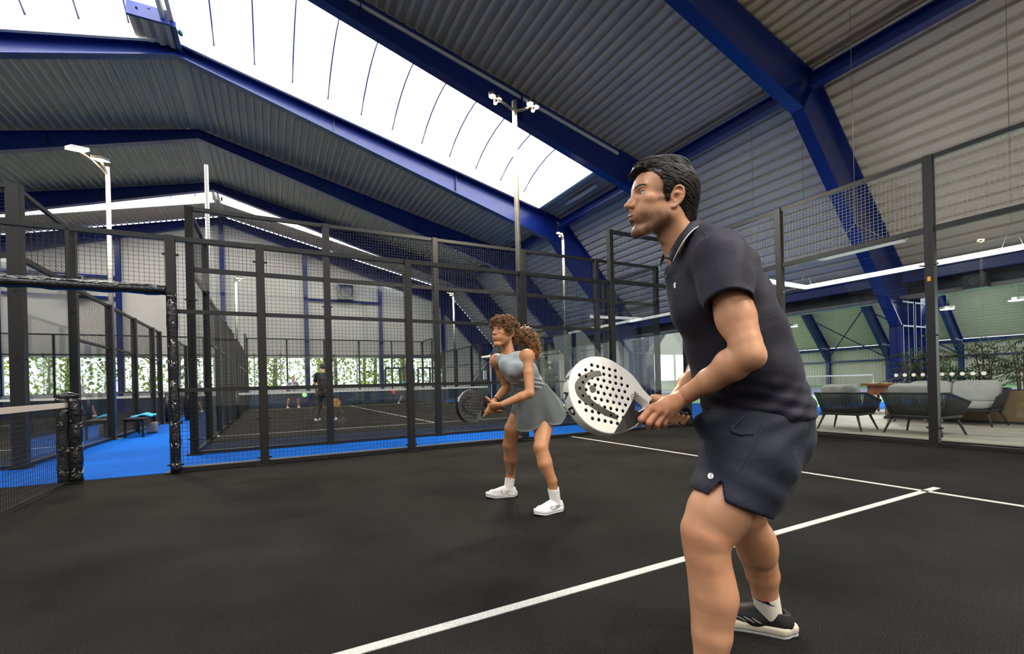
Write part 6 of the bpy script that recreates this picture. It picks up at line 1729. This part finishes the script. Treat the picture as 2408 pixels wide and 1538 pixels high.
walk = dict(head=(.04, 0, 1.66), neck=(.0, 0, 1.48), chest=(-.01, 0, 1.28), pelvis=(-.02, 0, .92), shL=(0, .20, 1.42), shR=(0, -.20, 1.42), elL=(-.02, .27, 1.14), wrL=(.08, .28, .90), elR=(-.04, -.27, 1.14), wrR=(.06, -.28, .90), hipL=(0, .10, .88), hipR=(0, -.10, .88), knL=(.06, .16, .48), knR=(.10, -.14, .48), anL=(-.10, .20, .09), anR=(.08, -.26, .09), long=True)
_, JB = far_person('player in black tee and charcoal trousers standing behind the second court post', (3.50, 13.05), math.radians(55), walk, (skin_f, black_tee, dark_tr, hair_d, white_shoe), .012)
far_racket('dark orange racket hanging from the hand of the player in black', JB['wrR']+np.array([.02, 0, -.06]), (.25, -.1, -.95), (-.3, -1, 0), orange_face, rk_black)
MB().tube([JB['neck']+np.array([.07*math.cos(a), .07*math.sin(a), -.03-.10*max(0, -math.sin(a))]) for a in np.linspace(0, 6.28, 16, endpoint=False)], .018, 6, closed=True).build('collar_band', material('band_orange', (.85, .22, .08), .6), _)
lunge = dict(head=(.22, 0, 1.46), neck=(.14, 0, 1.30), chest=(.08, 0, 1.13), pelvis=(-.06, 0, .82), shL=(.10, .17, 1.26), shR=(.12, -.17, 1.26), elL=(.10, .32, 1.06), wrL=(.20, .38, .88), elR=(.20, -.36, 1.02), wrR=(.34, -.50, .86), hipL=(-.06, .09, .78), hipR=(-.06, -.09, .78), knL=(.14, .20, .44), knR=(.12, -.26, .46), anL=(-.05, .25, .09), anR=(.05, -.46, .09))
_, JC = far_person('distant blond player in teal shirt leaning to the side by the gable doors', (9.0, 23.6), math.radians(-95), lunge, (skin_f, teal_tee, navy_sk, hair_b, white_shoe), .013, .97)
far_racket('red racket held out by the distant player in the teal shirt', JC['wrR'], (-.9, -.1, -.35), (0, -1, .1), red_face, rk_black)
stand = dict(head=(.02, 0, 1.66), neck=(.0, 0, 1.48), chest=(-.01, 0, 1.28), pelvis=(-.02, 0, .92), shL=(0, .20, 1.41), shR=(0, -.20, 1.41), elL=(-.05, .27, 1.13), wrL=(.08, .26, .90), elR=(-.05, -.27, 1.13), wrR=(.10, -.24, .92), hipL=(0, .10, .88), hipR=(0, -.10, .88), knL=(.02, .13, .48), knR=(.02, -.13, .48), anL=(-.02, .14, .09), anR=(-.02, -.14, .09), long=True)
far_person('balding man in grey tee standing with his back turned behind the woman', (11.75, 12.9), math.radians(75), stand, (skin_f, grey_tee, dark_tr, hair_g, black_shoe), .012, 1.03, True)
# ---------------------------------------------------------------- lounge beyond the glass
rope_m = material('rope_charcoal', (.050, .052, .054), .75, bump=(120, .5, .003)); leg_m = material('chair_leg_charcoal', (.035, .036, .038), .5); cush_m = fabric('cushion_pale', (.50, .495, .46), .85); 
def pillow(name, parent, c, d, m, rz=0, tilt=0.0, round_=.35):
    """soft rounded cushion"""
    n = 10; V_ = []; Fq = []; idx = {}
    b = MB(); nu, nv = 24, 12; v = []; f = []
    for j in range(nv+1):
        ph = -math.pi/2+math.pi*j/nv
        for i in range(nu):
            th = 2*math.pi*i/nu; e = .35; sg = lambda q, p: math.copysign(abs(q)**p, q)
            v.append((d[0]/2*sg(math.cos(ph), e)*sg(math.cos(th), e), d[1]/2*sg(math.cos(ph), e)*sg(math.sin(th), e), d[2]/2*sg(math.sin(ph), e)))
    for j in range(nv):
        for i in range(nu): f.append((j*nu+i, j*nu+(i+1) % nu, (j+1)*nu+(i+1) % nu, (j+1)*nu+i))
    b.add(v, f, 0, True); o = b.build(name, m, parent); o.location = c; o.rotation_euler = (0, tilt, rz); return o
def lounge_seat(name, label, cat, loc, rz, width, seats, group=None):
    """rope-backed outdoor seat; faces +x in its own frame"""
    t = thing(name, label, cat, group, loc); t.rotation_euler = (0, 0, rz)
    hw = width/2; dep = .36
    def u_path(hw_, back, front, z0, z1, n=9):
        pts = [np.array([front, -hw_, z1])]
        for k in range(n): a = -math.pi/2-math.pi/2*k/(n-1); pts.append(np.array([back+.14+.14*math.cos(a)*1.0, -hw_+.14+.14*math.sin(a), z0]))
        return pts+[p*np.array([1, -1, 1]) for p in pts[::-1]]
    top = u_path(hw, -.36, .30, .665, .52); bot = u_path(hw-.09, -.28, .26, .30, .30)
    MB().tube(top, .016, 8).build('top_rail', leg_m, t); MB().tube(bot, .016, 8).build('bottom_rail', leg_m, t)
    def resample(P_, n):
        P_ = np.array(P_); s = np.concatenate([[0], np.cumsum(np.linalg.norm(np.diff(P_, axis=0), axis=1))]); q = np.linspace(0, s[-1], n); return np.stack([np.interp(q, s, P_[:, i]) for i in range(3)], 1)
    n = int(46*width+44); A, B_ = resample(top, n), resample(bot, n); b = MB()
    for i in range(n): b.tube([A[i], (A[i]+B_[i])/2+np.array([0, 0, -.0]), B_[i]], .0085, 5)
    b.build('rope_weave', rope_m, t)
    MB().box((-.27, -hw+.10, .27), (.28, hw-.10, .31)).build('seat_pan', leg_m, t)
    for sx, sy in ((-1, -1), (-1, 1), (1, -1), (1, 1)):
        p = np.array([sx*.22, sy*(hw-.15), .29]); q = np.array([sx*.30, sy*(hw-.06), .004]); MB().tube([p, q], [.022, .013], 8).build('leg', leg_m, t)
    w1 = (width-.20)/seats
    for k in range(seats):
        y = -hw+.10+w1*(k+.5)
        pillow('seat_cushion', t, (.02, y, .375), (.58, w1-.01, .13), cush_m); pillow('back_cushion', t, (-.20, y, .62), (.15, w1-.02, .40), cush_m, 0, -.22)
    return t
lounge_seat('lounge_chair', 'charcoal rope lounge chair with pale cushion beside the post with no neighbour behind', 'chair', (11.34, 2.66, .012), math.radians(2), .80, 1, 'rope lounge chairs')
lounge_seat('lounge_chair', 'charcoal rope lounge chair partly hidden behind the dark glass wall post', 'chair', (11.42, 1.62, .012), math.radians(-8), .90, 1, 'rope lounge chairs')
lounge_seat('lounge_sofa', 'charcoal rope two seat sofa with pale cushions in front of the palms', 'sofa', (13.62, 2.05, .012), math.radians(176), 1.55, 2)
tan = material('planter_tan', (.27, .19, .10), .6, noise=(6, .2))
pl = thing('planter_box', 'long tan planter box behind the sofa carrying the palms', 'planter', None, (14.5, 1.75, .012))
b = MB(); b.box((-.36, -1.5, 0), (.36, 1.5, .06)); b.box((-.36, -1.5, .06), (-.31, 1.5, .62)); b.box((.31, -1.5, .06), (.36, 1.5, .62)); b.box((-.31, -1.5, .06), (.31, -1.45, .62)); b.box((-.31, 1.45, .06), (.31, 1.5, .62)); b.build('box', tan, pl)
MB().box((-.31, -1.45, .06), (.31, 1.45, .55)).build('soil', material('soil', (.03, .02, .014), .95), pl)
MB().box((-.38, -1.52, 0), (.38, 1.52, .05)).build('plinth', leg_m, pl)
leaf_ms = [material('palm_leaf_%s' % n_, c, .55) for n_, c in (('deep', (.014, .045, .012)), ('mid', (.026, .075, .016)), ('fresh', (.05, .12, .025)))]; stem_m = material('palm_stem', (.24, .13, .05), .7)
def palm(label, x, y, z0, height, seed, stems=3):
    r = random.Random(seed); t = thing('potted_palm', label, 'plant', 'palms behind the sofa', (x, y, z0)); sb = MB()
    lb = [MB(), MB(), MB()]
    for s in range(stems):
        a = r.uniform(0, 6.28); lean = r.uniform(.02, .13); hgt = height*r.uniform(.68, 1.0); bx, by = .07*math.cos(a), .07*math.sin(a)
        tip = np.array([bx+lean*math.cos(a)*hgt, by+lean*math.sin(a)*hgt, hgt*.82]); sb.tube([(bx, by, 0), (bx*1.4, by*1.4, hgt*.45), tip], [.014, .011, .007], 6)
        for k in range(11):
            zz = hgt*(.25+.57*k/10); base = np.array([bx, by, 0])+(tip-np.array([bx, by, 0]))*(zz/tip[2]); az = r.uniform(0, 6.28); L_ = r.uniform(.28, .48); el = r.uniform(.2, 1.0)
            d = np.array([math.cos(az), math.sin(az), 0]); prev = base; m_ = r.randrange(3); m = 9
            pts = [base+d*L_*q*math.cos(el*(1-q*.4))+UP*(L_*(math.sin(el)*q-.55*q*q)) for q in np.linspace(0, 1, m)]; sb.tube(pts, [.004]*m, 4) if k % 3 == 0 else None
            side_ = np.cross(d, UP)
            for i in range(1, m):
                for sg in (-1, 1):
                    w_ = .011; ll = (.13+.05*math.sin(i/m*3.1))*r.uniform(.8, 1.15); dr = side_*sg*.8+d*.55-UP*r.uniform(.1, .5); dr /= np.linalg.norm(dr); p0 = pts[i]; nn = np.cross(dr, UP); nn /= np.linalg.norm(nn)+1e-6
                    lb[m_].add([p0, p0+dr*ll*.45+nn*w_+UP*.01, p0+dr*ll-UP*.02, p0+dr*ll*.45-nn*w_+UP*.01], [(0, 1, 2, 3)])
    sb.build('stems', stem_m, t)
    for m_, q in zip(leaf_ms, lb):
        if q.v: o = q.build('foliage', m_, t); o['kind'] = 'stuff'
for i, (y, hgt, lab) in enumerate(((2.95, 1.22, 'green palm beside the blue column at the end of the planter'), (2.35, 1.32, 'green palm right behind the dark glass wall post'), (1.80, 1.38, 'tall green palm behind the sofa back cushions'), (1.25, 1.30, 'green palm above the right end of the sofa'), (.72, 1.28, 'green palm at the picture edge beyond the sofa'))):
    palm(lab, 14.5+.08*(-1)**i, y, .55, hgt, 40+i, 5)
wood = material('table_wood', (.36, .13, .035), .45, noise=(8, .3))
tb = thing('side_table', 'orange brown wooden table between the lounge chairs and the green floor', 'table', None, (16.3, 4.15, 0))
MB().box((-.35, -.36, .70), (.35, .36, .76)).build('tabletop', wood, tb); b = MB(); b.box((-.25, -.26, .45), (.25, .26, .70)); b.build('apron', wood, tb)
for sx in (-1, 1):
    for sy in (-1, 1): MB().tube([(sx*.22, sy*.22, .46), (sx*.24, sy*.24, 0)], .03, 8).build('leg', wood, tb)
# badminton net in the second hall
bn = thing('badminton_net', 'low white topped net on the lilac court of the second hall', 'net')
V, Fc = wire_grid((30, 10.3, .25), (0, 1, 0), (0, 0, 1), 9, .68, .09, .004); mesh_numpy('net_mesh', V, Fc, MATS['wire_pale'], bn, smooth=False)
MB().box((29.99, 10.3, .92), (30.01, 19.3, 1.0)).build('top_band', MATS['white_paint'], bn)
for y in (10.3, 19.3): b = MB(); b.tube([(30, y, 0), (30, y, 1.02)], .03, 8); b.box((29.8, y-.08, 0), (30.2, y+.08, .05)); b.build('post', MATS['galvanised'], bn)
# suspended linear lamp and heater panel
lampw = material('lamp_tube_white', (.85, .85, .82), .4, emit=(1, .97, .92, 5.0))
ll = thing('linear_lamp', 'white suspended tube lamp with an angled joint above the lounge', 'lamp')
pA = np.array([13.0, .2, 3.0]); pB = np.array([13.0, 4.2, 3.02]); pC = at_z(1800, 660, 3.02); pC = pB+(pC-pB)/np.linalg.norm(pC-pB)*2.0
MB().tube([pA, pB], .045, 12).build('tube', lampw, ll); MB().tube([pB, pC], .045, 12).build('tube', lampw, ll); MB().ball(pB, .05, 12, 8).build('joint', MATS['white_paint'], ll)
for q in (pA*.8+pB*.2, pB, pC):
    for s in (-.12, .12): MB().tube([q+np.array([0, s, .04]), q+np.array([0, 0, .45]), q+np.array([0, 0, 5.2 if q[0] < 12.7 else 4.3])], .004, 4).build('wire', MATS['galvanised'], ll)
hp_ = thing('heater_panel', 'pale flat heating panel hung above the lounge chairs', 'heater', None, (12.0, 2.75, 3.36))
b = MB(); b.box((-.20, -.68, -.02), (.20, .68, .02)); b.box((-.22, -.70, .02), (.22, .70, .035)); b.build('panel', material('panel_cream', (.60, .60, .54), .5), hp_)
for s in (-.5, .5): MB().tube([(0, s, .03), (0, 0, .5)], .004, 4).build('wire', MATS['galvanised'], hp_)
MB().tube([(0, 0, .5), (0, 0, 4.55)], .006, 5).build('cable', MATS['galvanised'], hp_)
def bay_lamp(label, p, r=.16, drop=2.0):
    t = thing('pendant_lamp', label, 'lamp', 'pendant lamps of the second hall', tuple(p)); MB().disc((0, 0, 0), (0, 0, 1), r, 20, .09).build('housing', MATS['galvanised'], t)
    ld = bpy.data.lights.new('lamp_glow', 'AREA'); ld.shape = 'DISK'; ld.size = .3; ld.energy = 120; ld.color = (1, .96, .88); lo = bpy.data.objects.new('lamp_glow', ld); col.objects.link(lo); lo.parent = t; lo.location = (0, 0, -.05)
    MB().disc((0, 0, -.012), (0, 0, 1), r*.92, 20, .01).build('lamp_face', MATS['lamp_white'], t); MB().tube([(0, 0, .09), (0, 0, drop)], .012, 6).build('stem', MATS['galvanised'], t)
for px, py, X_, lab in ((2309, 563, 20, 'pair of bright round lamps beside the dark post, upper one'), (2322, 562, 20.4, 'pair of bright round lamps beside the dark post, lower one'), (2025, 663, 20, 'round lamp under the white tube lamp, farther one'), (2055, 659, 20, 'round lamp under the white tube lamp, nearer one'), (2227, 727, 24, 'round lamp above the palms beside the slanting blue leg'), (2390, 706, 24, 'round lamp at the picture edge above the palms'), (1865, 768, 24, "round lamp behind the man's back above the net")):
    bay_lamp(lab, at_x(px, py, X_), .20 if X_ > 22 else .17, 1.2 if X_ < 22 else 3.0)
sp_ = thing('ceiling_speaker', 'black loudspeaker box on the pipe under the eave beam', 'speaker', None, (16.85, 2.55, 3.1)); MB().box((-.12, -.2, -.16), (.12, .2, .16)).build('cabinet', MATS['fence_black'], sp_); MB().disc((-.121, 0, 0), (-1, 0, 0), .10, 16, .01).build('cone', MATS['padding_black'], sp_)
# staircase by the gable
st = thing('staircase', 'dark blue staircase with a solid side at the end of the far court', 'staircase')
navy = material('stair_navy', (.020, .032, .055), .6, noise=(4, .2))
MB().prism([(11.75, 20.9, 0), (14.2, 20.9, 0), (14.2, 20.9, 3.35), (13.9, 20.9, 3.35), (11.75, 20.9, .75)], (0, .10, 0)).build('side_panel', navy, st)
MB().box((13.05, 20.75, 0), (16.8, 20.88, 2.52)).build('landing_panel', navy, st)
MB().box((13.0, 20.70, 2.52), (16.8, 22.2, 2.62)).build('landing', MATS['gable_cream'], st); MB().box((12.98, 20.70, 0), (13.06, 20.76, 2.55)).build('corner_trim', MATS['gable_cream'], st)
for k in range(12): MB().box((11.8+.2*k, 21.0, .18*k), (12.05+.2*k, 22.2, .18*k+.05)).build('step', navy, st)
MB().tube([(11.75, 20.95, 1.0), (14.0, 20.95, 3.7), (16.8, 20.95, 3.7)], .03, 8).build('handrail', MATS['fence_black'], st)
MB().box((12.55, 20.66, 1.25), (12.72, 20.72, 1.75)).build('notice', MATS['white_paint'], st)
# bench with towel on the blue walkway, litter bin
bc = thing('bench', 'black slatted bench on the blue walkway against the glass', 'bench', None, (-.72, 11.6, 0))
for k in range(4): MB().box((-.18+.095*k, -.75, .40), (-.10+.095*k, .75, .43)).build('slat', MATS['fence_black'], bc)
for y in (-.6, .6):
    b = MB(); b.bar((-.16, y, 0), (-.16, y, .40), .04, .04); b.bar((.16, y, 0), (.16, y, .40), .04, .04); b.bar((-.16, y, .38), (.16, y, .38), .04, .04); b.build('leg', MATS['fence_black'], bc)
V_ = []; nn = 22
for j in range(nn):
    for i in range(nn):
        x, y = -.20+.42*i/(nn-1), -.28+.56*j/(nn-1); V_.append((x-.02, y, .435+.05*max(0, 1-((x-.02)/.2)**2-(y/.28)**2)+.025*math.sin(14*x+9*y)*math.cos(11*y)+.02))
tw = MB().add(V_, [(j*nn+i, j*nn+i+1, (j+1)*nn+i+1, (j+1)*nn+i) for j in range(nn-1) for i in range(nn-1)], 0, True)
twm = material('towel_blue', (.02, .20, .52), .9, noise=(7, .5), color2=(.05, .48, .62)); o = tw.build('towel', twm); o.location = (-.72, 11.95, 0); tag(o, 'crumpled blue and turquoise towel lying on the bench', 'towel')
sol = o.modifiers.new('thickness', 'SOLIDIFY'); sol.thickness = .02
bn_ = thing('litter_bin', 'dark litter bin beside the bench walkway', 'bin', None, (-.45, 17.4, 0)); MB().tube([(0, 0, 0), (0, 0, .75), (0, 0, .8)], [.22, .25, .24], 16).build('body', MATS['fence_black'], bn_); MB().tube([(0, 0, .8), (0, 0, .84)], [.25, .2], 16).build('lid', MATS['padding_black'], bn_)
bg_ = thing('sports_bag', 'pale grey bag standing under the bench', 'bag', None, (-.60, 12.1, 0)); pillow('body', bg_, (0, 0, .14), (.22, .30, .27), MATS['grey_trim']); MB().tube([(0, -.1, .26), (0, 0, .34), (0, .1, .26)], .01, 6).build('strap', MATS['fence_black'], bg_)
# tube lamp under the skylight edge
tl = thing('tube_light', 'short unlit tube light below the end of the skylight', 'lamp', None, (12.45, 11.6, zdeck(12.6)-.06)); MB().box((-.06, -.9, -.03), (.06, .9, .03)).build('batten', MATS['white_paint'], tl); MB().tube([(0, -.85, -.05), (0, .85, -.05)], .02, 8).build('tube', MATS['white_paint'], tl)
# trees outside the gable windows
leafo = [material('leaf_%s' % n_, c, .6) for n_, c in (('lime', (.42, .50, .07)), ('green', (.16, .30, .06)), ('gold', (.62, .52, .12)))]; bark = material('bark', (.20, .155, .10), .9, bump=(30, .6, .02))
def tree(label, x, y, seed, hgt):
    r = np.random.default_rng(seed); t = thing('tree', label, 'tree', 'trees outside the gable windows', (x, y, -.05)); lean = r.uniform(-.3, .3)
    b = MB(); b.tube([(0, 0, 0), (lean*.5, 0, hgt*.5), (lean, 0, hgt)], [.16, .12, .05], 8)
    for k in range(5): a = r.uniform(0, 6.28); z0 = hgt*r.uniform(.2, .7); b.tube([(lean*z0/hgt, 0, z0), (lean*z0/hgt+1.1*math.cos(a), 1.1*math.sin(a), z0+r.uniform(.5, 1.4))], [.05, .015], 5)
    b.build('trunk', bark, t); n = 900
    for m_, q in zip(leafo, (.45, .3, .25)):
        k = int(n*q); c = np.stack([r.normal(0, 1.1, k), r.normal(0, .9, k), r.uniform(.1, hgt+1, k)], 1); u = r.normal(size=(k, 3)); u /= np.linalg.norm(u, axis=1, keepdims=True); w = np.cross(u, r.normal(size=(k, 3))); w /= np.linalg.norm(w, axis=1, keepdims=True); sz = r.uniform(.06, .17, k)[:, None]
        V_ = np.stack([c-u*sz, c+w*sz*.6, c+u*sz, c-w*sz*.6], 1).reshape(-1, 3); o = mesh_numpy('crown', V_, np.arange(4*k).reshape(-1, 4), m_, t, smooth=False); o['kind'] = 'stuff'
k = 0
for row, (yy, step) in enumerate(((33.5, 3.1), (38.0, 3.7))):
    x = -22.0+row*1.3
    while x < 22:
        tree('leafy yellow green tree seen through the gable windows', x+rng.uniform(-.7, .7), yy+rng.uniform(-1, 1), 100+k, rng.uniform(4.5, 7.0)); x += step; k += 1
